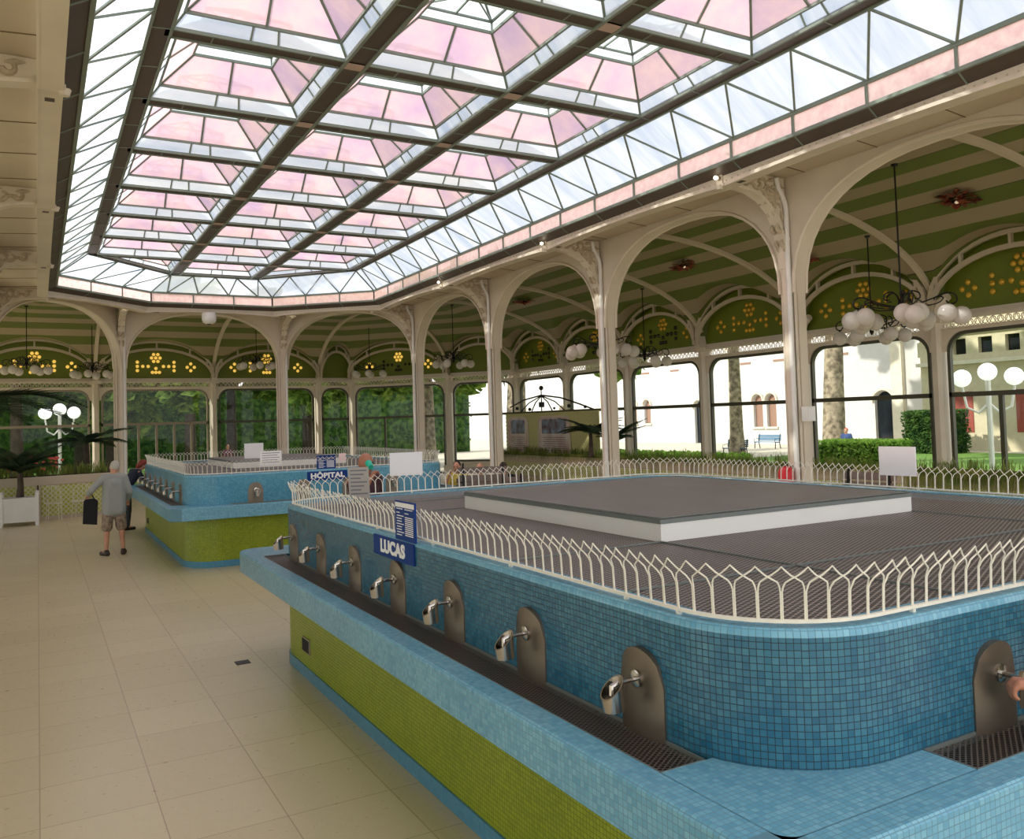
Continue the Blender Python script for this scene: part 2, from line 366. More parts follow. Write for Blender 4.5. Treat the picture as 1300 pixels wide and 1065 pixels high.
def make_fountain():
    root = thing('drinking_fountain', 'near turquoise mosaic drinking fountain island under the blue LUCAS sign', 'fountain', (0, 0, 0), 'mosaic drinking fountain islands')
    m = MB(); sweep(m, FR, RR, [(0, .1), (0, .82)]); weld(m.build('base', green_t, root, label='olive green mosaic base'))
    m = MB(); sweep(m, FR, RR, [(.012, 0), (.012, .1), (0, .1)]); weld(m.build('skirting', skirt_t, root, label='blue mosaic skirting'))
    m = MB(); sweep(m, FR, RR, [(0, LED - .02), (0, RIM - .03)]); weld(m.build('wall', blue_t, root, label='deep turquoise mosaic wall'))
    m = MB(); sweep(m, FR, RR, [(0, RIM - .03), (-.004, RIM - .008), (-.012, RIM), (-.14, RIM), (-.14, RIM - .06)]); weld(m.build('rim', ltblue_t, root))
    # ledge: separate, tighter corner
    LR = (-.328, -.328, FW + .328, FL + .328)
    m = MB(); sweep(m, LR, .2, [(-.36, .8), (-.01, .8), (0, .81), (0, LED - .012), (-.012, LED), (-.125, LED)], 5)
    # top flat between the curb and the wall at corners and its continuation
    def pt(x0, y0, x1, y1):
        m.add([(x0, y0, LED), (x1, y0, LED), (x1, y1, LED), (x0, y1, LED)], [(0, 1, 2, 3)], [((x0, y0), (x1, y0), (x1, y1), (x0, y1))])
    a, b = -.205, .36 + .3
    lo, hi = .36, FL - .30
    for (x0, y0, x1, y1) in ((a, a, .45, lo), (.45, a, .70, 0.02), (FW - .45, a, FW - a, lo), (a, hi, .45, FL - a), (FW - .45, hi, FW - a, FL - a), (.45, FL - .02, .7, FL - a), (FW - .7, FL - .02, FW - .45, FL - a), (FW - .7, a, FW - .45, 0.02)):
        pt(x0, y0, x1, y1)
    weld(m.build('basin_ledge', ltblue_t, root))
    m = MB(); m.box(-.2, -.2, .84, FW + .2, FL + .2, .86); m.build('basin_floor', darkpit, root)
    for (x0, y0, x1, y1) in ((-.205, lo, 0, hi), (.7, -.205, FW - .7, 0), (FW, lo, FW + .205, hi), (.7, FL, FW - .7, FL + .205)):
        m = MB(); z = LED - .012; m.add([(x0, y0, z), (x1, y0, z), (x1, y1, z), (x0, y1, z)], [(0, 1, 2, 3)]); gr = m.build('basin_grate', basinmesh, root)
        m = MB()
        m.box(x0, y0, LED - .035, x0 + .006, y1, LED + .002); m.box(x1 - .006, y0, LED - .035, x1, y1, LED + .002); m.box(x0, y0, LED - .035, x1, y0 + .006, LED + .002); m.box(x0, y1 - .006, LED - .035, x1, y1, LED + .002)
        m.build('grate_frame', zinc, gr)
    m = MB(); p = rr(*FR, RR, -.13, 8); m.add([(x, y, RIM - .012) for x, y in p], [tuple(range(len(p)))]); m.build('deck_grating', deckmesh, root)
    m = MB(); p = rr(*FR, RR, -.02, 8); m.add([(x, y, RIM - .07) for x, y in p], [tuple(range(len(p)))]); m.build('deck_floor', darkpit, root)
    for a, b in [((x, .14), (x, 2.03)) for x in (1.19, 3.54)] + [((.14, y), (1.19 if 2 < y < 4.8 else FW - .14, y)) for y in (1.0, 2.03, 4.7, 5.6)]:
        m = MB(); m.bar(a + (RIM - .006,), b + (RIM - .006,), .012, .008); m.build('panel_seam', zinc, root)
    sx0, sy0, sx1, sy1 = 1.19, 2.03, 3.54, 4.70
    m = MB(); m.box(sx0, sy0, RIM - .01, sx1, sy1, RIM + .098); sl = m.build('raised_plinth', whitep, root, label='white painted raised plinth')
    m = MB(); m.box(sx0 - .004, sy0 - .004, RIM + .098, sx1 + .004, sy1 + .004, RIM + .124); m.build('plinth_edge', zinc, sl)
    m = MB(); z = RIM + .132; m.add([(sx0, sy0, z), (sx1, sy0, z), (sx1, sy1, z), (sx0, sy1, z)], [(0, 1, 2, 3)]); m.build('plinth_grating', deckmesh, sl)
    m = MB(); m.box(sx0, sy0, z, sx0 + .01, sy1, z + .004); m.box(sx0, sy0, z, sx1, sy0 + .01, z + .004); m.box(sx1 - .01, sy0, z, sx1, sy1, z + .004); m.box(sx0, sy1 - .01, z, sx1, sy1, z + .004)
    m.build('plinth_trim', zinc, sl)
    # small air vent in the base, long side
    m = MB(); m.box(-.014, 5.40, .225, .0, 5.62, .355); v = m.build('vent', framegrey, root)
    m = MB()
    for k in range(9): m.box(-.02, 5.415 + k * .0225, .237, -.013, 5.425 + k * .0225, .343)
    m.build('slats', darkpit, v)
    # taps
    def tap(px, py, nx, ny):
        T = Matrix.Translation((px, py, 0)) @ Matrix(((-ny, nx, 0, 0), (nx, ny, 0, 0), (0, 0, 1, 0), (0, 0, 0, 1)))
        # local: x along wall, y outward
        if T.to_3x3().determinant() < 0: T = Matrix.Translation((px, py, 0)) @ Matrix(((ny, nx, 0, 0), (-nx, ny, 0, 0), (0, 0, 1, 0), (0, 0, 0, 1)))
        w = .133; zt = 1.325 - w; m = MB(T); pl = [(-w, .985), (w, .985)] + [(w * cos(a), zt + w * sin(a)) for a in [pi * k / 14 for k in range(15)]]
        n = len(pl); vs = []
        for (u, z) in pl:
            vs.append((u, .003, z))
        for (u, z) in pl:
            e = .012 + .02 * (1 - (u / w) ** 2); vs.append((u, e if z > .99 else e, z))
        # bowed front: columns of quads
        cols = 10; cur = []
        for k in range(cols + 1):
            u = -w + 2 * w * k / cols; top = zt + sqrt(max(w * w - u * u, 0)); e = .008 + .022 * (1 - (u / w) ** 2); cur.append((u, top, e))
        vs = []; fs = []
        for (u, top, e) in cur: vs += [(u, e, .985), (u, e, top), (u, 0, .985), (u, 0, top)]
        for k in range(cols):
            a = k * 4; b = a + 4; fs += [(a, b, b + 1, a + 1), (a + 1, b + 1, b + 3, a + 3), (a, a + 2, b + 2, b)]
        fs += [(0, 1, 3, 2), (cols * 4, cols * 4 + 2, cols * 4 + 3, cols * 4 + 1)]
        m.add(vs, fs); p = m.build('tap_plate', steel, root, True)
        m = MB(T); R = Matrix.Rotation(-pi / 2, 3, 'X'); z0 = 1.205
        m.lathe([(0, .0), (.034, .0), (.034, .012), (.018, .016), (0, .016)], (0, .026, z0), 14, R)
        m.tube([(0, .03, z0), (0, .085, z0), (0, .105, z0 - .002)], .0105, 8); m.build('spout_pipe', chrome, p, True)
        # slanted open cup
        m = MB(T); c = Vector((0, .15, z0 - .04)); n = 18; R2 = Matrix.Rotation(radians(-4), 3, 'X')
        vs = []; fs = []
        for (rad, lev) in ((.043, 0), (.047, 1), (.042, 1), (.038, 0)):
            for k in range(n):
                t = 2 * pi * k / n; y = rad * sin(t); x = rad * cos(t)
                z = -.06 if lev == 0 else .026 - y * .8
                vs.append(c + R2 @ Vector((x, y, z)))
        for j in range(3):
            for k in range(n):
                l = (k + 1) % n; fs.append((j * n + k, j * n + l, (j + 1) * n + l, (j + 1) * n + k))
        m.add(vs, fs); m.tube([c + R2 @ Vector((0, -.03, .035)), c + R2 @ Vector((0, 0, .03)), c + R2 @ Vector((0, .004, -.02))], .012, 8)
        m.build('spout_hood', chrome, p, True)
    for k in range(7): tap(0, .705 + .861 * k, -1, 0)
    for k in range(4): tap(1.144 + .86 * k, 0, 0, -1)
    return root
f1 = make_fountain()
f2 = fast_copy(f1)
f1.location = (2.066, 1.985, 0); f2.location = (2.066, 14.25, 0)
far_wall = mosaic('painted_lit_teal_mosaic', srgb(72, 146, 178), srgb(112, 180, 204), srgb(60, 108, 128))  # near wall's tile in a lighter blue, painting in brighter light
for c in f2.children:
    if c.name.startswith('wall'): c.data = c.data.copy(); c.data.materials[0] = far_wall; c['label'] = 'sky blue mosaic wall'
f2.scale.x = .925
f2['label'] = 'far turquoise mosaic drinking fountain island under the blue HÔPITAL sign'

# railings
def make_rail():
    root = thing('railing', 'white wire hoop railing around the deck of the near fountain under the LUCAS sign', 'railing', (0, 0, RIM), 'wire hoop railings on the fountains')
    p = rr(*FR, RR, -.045, 10); p.append(p[0]); m = MB()
    L = [0]
    for i in range(len(p) - 1): L.append(L[-1] + hypot(p[i + 1][0] - p[i][0], p[i + 1][1] - p[i][1]))
    tot = L[-1]; cnt = int(round(tot / .0815)); s = tot / cnt
    def at(d):
        d %= tot
        import bisect
        i = min(bisect.bisect_right(L, d) - 1, len(p) - 2); t = (d - L[i]) / max(L[i + 1] - L[i], 1e-9)
        return p[i][0] + (p[i + 1][0] - p[i][0]) * t, p[i][1] + (p[i + 1][1] - p[i][1]) * t
    hoop = [(0, .02), (0, .12), (.04, .14), (.16, .157), (.4, .171), (.62, .183), (.84, .2), (1, .214)]
    hoop = hoop + [(2 - a, z) for a, z in reversed(hoop[:-1])]
    for i in range(cnt):
        off = .0035 if i % 2 else -.0035
        P = []
        for a, z in hoop:
            d0 = i * s + a * s + (.003 if a < .1 else (-.003 if a > 1.9 else 0)); x, y = at(d0); x2, y2 = at(d0 + .01); x1, y1 = at(d0 - .01)
            t = Vector((x2 - x1, y2 - y1)).normalized(); o = .044 * max(0, (z - .108) / .106) + (off if .1 < a < 1.9 else 0)
            P.append((x + t.y * o, y - t.x * o, RIM + z))
        m.tube(P, .0033, 5, cap=False)
    m.build('wire_hoops', railw, root, True)
    m = MB(); n = len(p) - 1; ring = []
    vs = []; fs = []
    for (o, z) in ((-.037, .012), (-.037, .024), (-.053, .024), (-.053, .012)):
        vs += [(x, y, RIM + z) for x, y in rr(*FR, RR, o, 10)]
    for j in range(4):
        for i in range(n): fs.append((j * n + i, j * n + (i + 1) % n, ((j + 1) % 4) * n + (i + 1) % n, ((j + 1) % 4) * n + i))
    m.add(vs, fs)
    for k in range(0, cnt, 12): x, y = at(k * s); m.box(x - .008, y - .008, RIM - .002, x + .008, y + .008, RIM + .014)
    m.build('base_rail', railw, root)
    return root
r1 = make_rail(); r2 = fast_copy(r1); r1.location = (2.066, 1.985, RIM); r2.location = (2.066, 14.25, RIM)
r2.scale.x = .925
r2['label'] = 'white wire hoop railing around the deck of the far fountain under the HÔPITAL sign'

# ---------------------------------------------------------------- signs
def textmesh(txt, size, name, mat, parent, M, depth=.002, bold=.05, sx=1.0):
    cu = bpy.data.curves.new(name, 'FONT'); cu.body = txt; cu.size = size; cu.extrude = depth; cu.offset = bold * size; cu.align_x = 'CENTER'; cu.align_y = 'CENTER'; cu.space_character = 1.05
    tmp = bpy.data.objects.new(name + '_tmp', cu); COL.objects.link(tmp); dg = bpy.context.evaluated_depsgraph_get()
    me = bpy.data.meshes.new_from_object(tmp.evaluated_get(dg)); bpy.data.objects.remove(tmp); bpy.data.curves.remove(cu)
    me.name = name
    o = ORG.get(parent.as_pointer(), Vector()); 
    for v in me.vertices:
        c = v.co.copy(); c.x *= sx; v.co = (M @ c) - o
    me.materials.clear(); me.materials.append(mat); ob = bpy.data.objects.new(name, me); COL.objects.link(ob); ob.parent = parent; ORG[ob.as_pointer()] = o.copy(); return ob
def frameM(o, ux, uz):
    ux = Vector(ux).normalized(); uz = Vector(uz).normalized(); n = ux.cross(uz)
    M = Matrix((( ux.x, uz.x, n.x, o[0]), (ux.y, uz.y, n.y, o[1]), (ux.z, uz.z, n.z, o[2]), (0, 0, 0, 1))); return M
def board(name, label, cat, o, ux, uz, w, h, mat, t=.012, lines=None, inkmat=None, text=None, tsize=None, tmat=None, group=None, margin=None, seed=1, tsx=1.0):
    """o = centre of the back plane; x along ux, up uz, front is ux x uz"""
    root = thing(name, label, cat, o, group); M = frameM(o, ux, uz)
    m = MB(M); m.box(-w / 2, -h / 2, 0, w / 2, h / 2, t); m.build('panel', mat, root)
    if margin:
        m = MB(M); m.box(-w / 2 + .008, h / 2 - margin - .01, t, w / 2 - .008, h / 2 - .01, t + .0015); m.build('header_strip', inkmat, root)
    if lines:
        m = MB(M); rn = random.Random(seed)
        for (x0, y0, x1, lh) in lines:
            m.box(x0 * w, y0 * h - lh / 2, t, x1 * w, y0 * h + lh / 2, t + .001)
        m.build('printed_lines', inkmat, root)
    if text: textmesh(text, tsize, 'lettering', tmat, root, M @ Matrix.Translation((0, 0, t + .001)), sx=tsx)
    return root
NX, NZ = (0, -1, 0), (0, 0, 1)      # boards facing -x : ux = -y
board('nameplate_sign', 'dark blue sign with white letters LUCAS on the near fountain wall', 'sign', (2.064, 5.33, 1.392), NX, NZ, .72, .135, signblue, text='LUCAS', tsize=.115, tmat=signwhite, tsx=1.22)
board('nameplate_sign', 'bright blue sign with white letters HÔPITAL on the far fountain wall', 'sign', (4.335, 14.246, 1.365), (1, 0, 0), NZ, .70, .15, signblue, text='HÔPITAL', tsize=.115, tmat=signwhite, tsx=1.22)
il = [(-.42, .30, -.1, .006), (.0, .30, .4, .005), (-.42, .2, -.25, .006), (.0, .2, .2, .005)] + [(-.42 if k % 2 else -.4, .12 - .07 * k, -.15 if k % 3 else -.05, .006) for k in range(8)] + [(.02, .1 - .05 * k, .42, .006) for k in range(10)]
board('information_panel', 'narrow upright blue information panel standing on the near fountain railing', 'sign', (2.052, 5.07, 1.6), NX, (0, 0, 1), .33, .25, signblue, lines=il, inkmat=signwhite, margin=.03)
board('information_panel', 'square blue information panel standing above the HÔPITAL sign', 'sign', (4.33, 14.29, 1.59), (1, 0, 0), NZ, .33, .24, signblue, lines=il, inkmat=signwhite, seed=2)
nl = [(-.4, .36 - .16 * k, .4 - .1 * (k % 2), .010) for k in range(5)]
board('notice_board', 'blank white notice board on the right railing of the near fountain', 'notice board', (6.98, 5.12, 1.735), (.1, -.99, 0), NZ, .36, .27, paper)
board('notice_board', 'pinkish white notice board on the back railing of the near fountain', 'notice board', (3.5, 8.62, 1.78), (.98, -.2, 0), NZ, .36, .25, paper)
board('text_sign', 'grey hanging text sign in front of the bald man at the near fountain', 'sign', (2.88, 8.38, 1.62), (.93, -.37, 0), (-.04, 0, 1), .21, .33, pbr('grey_card', srgb(176, 170, 162), .6), lines=[(-.4, .4 - .12 * k, .4 - .15 * (k % 3), .014) for k in range(7)], inkmat=greyink)
board('notice_board', 'white notice board with printed lines on the front railing of the far fountain', 'notice board', (3.42, 14.42, 1.70), (1, 0, 0), NZ, .36, .24, paper, lines=nl, inkmat=greyink)
board('notice_board', 'small blank white notice board behind the lined one on the far fountain', 'notice board', (3.75, 17.2, 1.76), (1, 0, 0), NZ, .37, .3, paper)
board('small_board', 'tiny white card beside the blue panel on the far fountain', 'sign', (4.62, 14.3, 1.66), (1, 0, 0), NZ, .12, .14, pbr('pink_card', srgb(244, 214, 216), .6))

# ---------------------------------------------------------------- inner arcade
def column(loc, ang, n, last):
    """ang: direction (radians) the hall-facing side looks to"""
    root = thing('column', last, 'column', (loc[0], loc[1], 0), 'cream cast iron arcade columns')
    T = Matrix.Translation((loc[0], loc[1], 0)) @ Matrix.Rotation(ang, 4, 'Z') @ Matrix.Diagonal((.8, .74, 1, 1))     # local +x towards the hall
    m = MB(T); zt = 6.27
    m.prism([(-.2, -.15), (-.13, -.23), (.1, -.23), (.1, -.13), (.17, -.13), (.17, .13), (.1, .13), (.1, .23), (-.13, .23), (-.2, .15)], 0.12, zt, 'xy')
    m.prism([(.17, -.06), (.26, -.06), (.26, .06), (.17, .06)], .12, 5.0, 'xy')
    m.build('shaft', cream, root)
    m = MB(T); m.box(-.27, -.29, 0, .3, .29, .14); m.box(-.24, -.26, .14, .27, .26, .2); m.build('pedestal', cream, root)
    m = MB(T)
    for s_ in (-1, 1):
        m.tube([(.14, s_ * .185, .2), (.14, s_ * .185, 4.9)], .035, 8)
    m.tube([(-.02, -.27, .2), (-.02, -.27, 5.0)], .03, 8); m.build('beading', cream, root, True)
    m = MB(T); r = .058
    m.tube([(.25, .13, .14), (.25, .13, 5.7), (.27, .13, 5.82), (.34, .13, 5.93), (.45, .13, 6.05), (.5, .13, 6.24)], r, 10)
    for z in (1.2, 2.6, 4.0, 5.2): m.lathe([(.05, -.02), (.068, -.02), (.068, .02), (.05, .02)], (.25, .13, z), 10)
    m.build('downpipe', whitep, root, True, 'white painted downpipe')
    return root
def bracket(loc, ang, parent):
    T = Matrix.Translation((loc[0], loc[1], 0)) @ Matrix.Rotation(ang, 4, 'Z')
    cur = [(.2, 4.7), (.22, 5.0), (.30, 5.35), (.46, 5.66), (.70, 5.87), (1.0, 5.98), (1.44, 6.03), (1.62, 6.0)]
    m = MB(T); m.prism([(.17, 6.27), (.17, 4.7)] + cur[1:] + [(1.62, 6.27)], -.055, .055, 'xz')
    w = .1
    for (a, b) in zip(cur, cur[1:]):
        d = Vector((b[0] - a[0], 0, b[1] - a[1])).normalized()
        m.bar((a[0], 0, a[1]), Vector((b[0], 0, b[1])) + d * .01, .2, .045, (d.z, 0, -d.x))
    br = m.build('bracket', cream, parent)
    m = MB(T)      # acanthus relief on both faces
    for sd in (-1, 1):
        y = sd * .06
        for (cx, cz, R0, a0, a1) in ((.55, 6.0, .16, -2.2, 2.6), (.55, 6.0, .09, -2.6, 2.2), (.85, 6.12, .11, -2.8, 1.4), (.36, 5.72, .13, -1.2, 3.0), (.33, 5.4, .08, -2, 2.4), (.42, 5.98, .12, .6, 4.2), (.27, 5.15, .05, -2, 2.4), (1.1, 6.14, .08, -2.8, 1.2), (.68, 6.12, .1, 0, 3.4)):
            pts = [(cx + R0 * (1 - .5 * k / 8) * cos(a0 + (a1 - a0) * k / 8), y, cz + R0 * (1 - .5 * k / 8) * sin(a0 + (a1 - a0) * k / 8)) for k in range(9)]
            m.tube(pts, [.042 - .003 * k for k in range(9)], 6)
        for (cx, cz, a, l) in ((.28, 5.95, 1.2, .2), (.3, 6.12, .2, .24), (.5, 6.2, -.3, .2), (.75, 6.22, 0, .22), (.95, 6.1, .3, .2), (1.15, 6.2, .1, .2), (.27, 5.6, 1.4, .2), (.26, 5.3, 1.5, .2), (.24, 5.05, 1.5, .14), (.45, 5.8, 1.0, .18), (.7, 6.0, .4, .2)):
            m.tube([(cx - l / 2 * cos(a), y, cz - l / 2 * sin(a)), (cx, y * 1.2, cz), (cx + l / 2 * cos(a), y, cz + l / 2 * sin(a))], [.012, .036, .01], 6)
        for k in range(7):
            a = 2.4 - k * .42; m.tube([(.42, y, 5.85), (.42 + .14 * cos(a), y * 1.25, 5.85 + .14 * sin(a)), (.42 + .26 * cos(a - .15), y, 5.85 + .26 * sin(a - .15))], [.02, .045, .015], 6)
    m.build('leaf_carving', plaster, br, True)
    m = MB(T); m.tube([(1.62, 0, 6.0), (1.62, 0, 5.93)], [.07, .05], 8); m.tube([(1.50, -.0, 6.27), (1.50, 0, 5.98)], .06, 8); m.build('bracket_tip', cream, br, True)
    return br
def spot(loc, ang, lab):
    T = Matrix.Translation((loc[0], loc[1], 0)) @ Matrix.Rotation(ang, 4, 'Z')
    p = T @ Vector((1.68, 0.0, 6.12)); root = thing('spotlight', lab, 'light', p, 'small clear spotlights on the bracket tips')
    m = MB(T); m.tube([(1.6, 0, 6.12), (1.66, 0, 6.12)], .035, 8); m.build('lamp_holder', steel, root)
    m = MB(T); m.sphere((1.70, 0, 6.12), .034, 10, 6); m.build('bulb', lampglass, root, True)
ncol = 0
places = []
for i, y in enumerate(CY):
    places.append(((RX, y), pi)); places.append(((LX, y), 0))
places.append((B1, pi + pi / 4 + .35)); places.append((B2, -pi / 4 - .35))
labs = {(RX, 10.33): 'nearest tall cream column with a downpipe, in front of the right windows', (RX, 15.87): 'second tall cream column along the right arcade, beside the lattice poster screen',
        (RX, 21.42): 'third tall cream column along the right arcade, left of the poster screen', (RX, 27.0): 'cream column at the far right corner, right of the bald man',
        B1: 'cream column at the far end behind the far fountain, right one', B2: 'cream column at the far end behind the man in the grey jacket',
        (RX, 4.78): 'cream arcade column just outside the photo on the right', (RX, -.75): 'cream arcade column behind the viewer on the right'}
for (p, a) in places:
    if p[0] == LX: lab = 'cream column of the left arcade at row %s' % {-.75: 'behind the viewer', 4.78: 'beside the viewer', 10.33: 'beside the near fountain', 15.87: 'beside the far fountain front', 21.42: 'beside the far fountain rear', 27.0: 'by the white palm box'}[p[1]]
    else: lab = labs[p]
    if p in (B1, B2): a = -pi / 2
    c = column(p, a, 0, lab); bracket(p, a, c)
    if p[1] > 4 and p[0] != LX: spot(p, a, 'clear spotlight on the bracket of the ' + ' '.join(lab.split()[:9]).replace(',', ''))

poly = [(LX, y) for y in CY] + [B2, B1] + [(RX, y) for y in reversed(CY)]
def archpts(w, z0, zc, n=22, m=2.35):
    """half superellipse, from left foot to right foot"""
    return [(w / 2 - w / 2 * (abs(cos(t)) ** (2 / m)) * (1 if cos(t) > 0 else -1), z0 + (zc - z0) * (abs(sin(t)) ** (2 / m))) for t in [pi * k / n for k in range(n + 1)]]
wi = 0
for i, (a, b) in enumerate(zip(poly, poly[1:])):
    A = Vector((a[0], a[1], 0)); B = Vector((b[0], b[1], 0)); d = (B - A).normalized(); w = (B - A).length
    inn = Vector((d.y, -d.x, 0))       # towards the hall
    M = Matrix(((d.x, inn.x, 0, A.x), (d.y, inn.y, 0, A.y), (0, 0, 1, 0), (0, 0, 0, 1)))
    e = .15; ar = archpts(w - 2 * e, 4.25, 6.17)
    m = MB(M); m.prism([(0, 6.84), (0, 4.25)] + [(e + u, z) for u, z in ar] + [(w, 4.25), (w, 6.84)], -.14, .14, 'xz')
    nm = 'trim_%d' % (i + 1); o = struct(nm, m, cream)
    o['label'] = 'cream arched fascia between two arcade columns'
    m = MB(M)
    pts = [(e + u, 0, z) for u, z in ar]
    for sgn in (-.15, .15): m.tube([(u, sgn, z + .02) for u, _, z in pts], .035, 6)
    m.build('arch_moulding', cream, o, True)

# inner gutter beam, soffit
def inset(off):
    """hall outline (arcade) inset by off, ordered left-near .. back .. right-near"""
    k = off * math.tan(radians(22.5)) 
    return [(LX + off, -1.55), (LX + off, 27.0 - k), (B2[0] + k * 1.0, B2[1] - off), (B1[0] - k * 1.0, B1[1] - off), (RX - off, 27.0 - k), (RX - off, -1.55)]
P0, Pb, Pf, Pg = inset(0.0), inset(1.42), inset(1.54), inset(1.82)
def band(mb, A, B, za, zb):
    for i in range(5):
        a, b, c, d = A[i], A[i + 1], B[i + 1], B[i]
        mb.add([(a[0], a[1], za), (b[0], b[1], za), (c[0], c[1], zb), (d[0], d[1], zb)], [(0, 1, 2, 3)])
m = MB(); band(m, P0, Pb, 6.275, 6.275); struct('ceiling', m, cream2)
m = MB()
for i in range(5):
    a0, b0, a1, b1 = P0[i], P0[i + 1], Pb[i], Pb[i + 1]; L_ = hypot(b0[0] - a0[0], b0[1] - a0[1]); n = max(2, int(L_ / 1.38))
    for k in range(n + 1):
        t = k / n; m.bar((a0[0] + (b0[0] - a0[0]) * t, a0[1] + (b0[1] - a0[1]) * t, 6.27), (a1[0] + (b1[0] - a1[0]) * t, a1[1] + (b1[1] - a1[1]) * t, 6.27), .014, .01)
struct('trim_20', m, pbr('seam_brown', srgb(130, 110, 84), .7))
# beam with shallow arch between brackets
def beamseg(m, mr, a, b):
    A = Vector((a[0], a[1], 0)); B = Vector((b[0], b[1], 0)); d = (B - A).normalized(); w = (B - A).length; inn = Vector((d.y, -d.x, 0))
    M = Matrix(((d.x, inn.x, 0, A.x), (d.y, inn.y, 0, A.y), (0, 0, 1, 0), (0, 0, 0, 1))); m.T = M
    n = 14; low = [(w * k / n, 5.97 + .07 * sin(pi * k / n) ** .8) for k in range(n + 1)]
    m.prism([(0, 6.15)] + low + [(w, 6.15)], -.11, .11, 'xz')
    for k in range(n):
        m.bar((low[k][0], .115, low[k][1] + .02), (low[k + 1][0], .115, low[k + 1][1] + .02), .03, .05); m.bar((low[k][0], -.115, low[k][1] + .02), (low[k + 1][0], -.115, low[k + 1][1] + .02), .03, .05)
    mr.T = M
    for sgn in (.25,):
        u0 = 0 if sgn > 0 else w
        mr.box(u0 + sgn - .16, -.05, 5.985, u0 + sgn + .16, .05, 6.03)
m = MB(); mr = MB()
bp = [(inset(1.48)[0][0], y) for y in CY[:-1]] + [inset(1.48)[1], inset(1.48)[2], inset(1.48)[3], inset(1.48)[4]] + [(inset(1.48)[4][0], y) for y in reversed(CY[:-1])]
for a, b in zip(bp, bp[1:]): beamseg(m, mr, a, b)
m.T = None; mr.T = None
o = struct('trim_21', m, cream); mr.build('drain_slot', beamdark, o)
m = MB()
for a, b in zip(bp, bp[1:]):
    n = max(6, int(hypot(b[0] - a[0], b[1] - a[1]) / .13)); d = Vector((b[0] - a[0], b[1] - a[1], 0)).normalized(); inn = Vector((d.y, -d.x, 0))
    for k in range(1, n):
        t = k / n; p = Vector((a[0] + (b[0] - a[0]) * t, a[1] + (b[1] - a[1]) * t, 6.05 + .07 * sin(pi * t) ** .8)) + inn * .112
        m.box(p.x - .01, p.y - .01, p.z - .01, p.x + .01, p.y + .01, p.z + .01)
m.build('rivets', cream2, o)

# ---------------------------------------------------------------- skylight
SK = thing('skylight', 'long glazed skylight of pink and white coffers over the fountain hall', 'skylight', (5.08, 12, 6.28))
m = MB(); band(m, Pf, Pg, 6.13, 6.272); band(m, Pg, Pg, 6.272, 6.30); m.build('lower_soffit', beamdark, SK)
m = MB(); sm = MB()
for i in range(5):
    a0, b0, a1, b1 = Pf[i], Pf[i + 1], Pg[i], Pg[i + 1]; L_ = hypot(b1[0] - a1[0], b1[1] - a1[1]); n = max(2, int(round(L_ / 1.25)))
    m.bar((a1[0], a1[1], 6.27), (b1[0], b1[1], 6.27), .05, .05); m.bar((a1[0], a1[1], 6.585), (b1[0], b1[1], 6.585), .05, .06)
    for k in range(n + 1):
        t = k / n; p = (a1[0] + (b1[0] - a1[0]) * t, a1[1] + (b1[1] - a1[1]) * t); q = (a0[0] + (b0[0] - a0[0]) * t, a0[1] + (b0[1] - a0[1]) * t)
        m.bar((p[0], p[1], 6.27), (p[0], p[1], 6.6), .04, .04); m.bar((p[0], p[1], 6.265), (q[0], q[1], 6.123), .02, .012)
m.build('lower_frame', beamedge, SK)
m = MB(); band(m, Pg, Pg, 6.29, 6.57); m.build('pink_strip', pinkstrip, SK, label='pink glass strip along the base')
GX = [1.34, 3.83, 6.33, 8.82]; A_ = 2.4945; Y0 = 8.464
ZK = 7.15
inner = [(1.22, -1.55), (1.22, 25.9 - .05), (3.72, 28.5), (6.44, 28.5), (8.94, 25.85), (8.94, -1.55)]
outer = [(Pg[0][0], -1.55)] + Pg[1:5] + [(Pg[5][0], -1.55)]
m = MB(); band(m, outer, inner, 6.6, ZK); m.build('sloping_glass', whiteg, SK, label='white glass border')
m = MB(); mb2 = MB()
for i in range(5):
    a0, b0, a1, b1 = outer[i], outer[i + 1], inner[i], inner[i + 1]
    def lerp(p, q, t): return (p[0] + (q[0] - p[0]) * t, p[1] + (q[1] - p[1]) * t)
    if i in (0, 4):
        ys = []; y = Y0 - 6 * A_ + (.0 if 1 else 0); yy = [Y0 - .57 + k * A_ / 2 for k in range(-12, 15)]
        yy = [q for q in yy if -1.6 < q < 25.8]
        top = [(a1[0], q) for q in yy]; bot = [(a0[0], q + A_ / 4) for q in yy]
        for k, (tp, bt) in enumerate(zip(top, bot)):
            m.bar((bt[0], bt[1], 6.59), (tp[0], tp[1], ZK - .01), .03, .04)
            if k: m.bar((top[k][0], top[k][1], ZK - .01), (bot[k - 1][0], bot[k - 1][1], 6.59), .025, .03)
        m.bar((a0[0], 25.9, 6.59) if 0 else (a0[0], Pg[1][1], 6.59), (a1[0], 25.85, ZK - .01), .03, .04)
    else:
        n = 3 if i != 2 else 4
        for k in range(n + 1):
            tp = lerp(a1, b1, k / n); bt = lerp(a0, b0, min(1, (k + (.5 if i == 2 else .0)) / n))
            m.bar((bt[0], bt[1], 6.59), (tp[0], tp[1], ZK - .01), .03, .04)
            if k < n: t2 = lerp(a1, b1, (k + 1) / n) if i != 1 else lerp(a1, b1, (k + 1) / n); m.bar((bt[0], bt[1], 6.59), (t2[0], t2[1], ZK - .01), .025, .03)
m.build('glazing_bars', beamedge, SK)
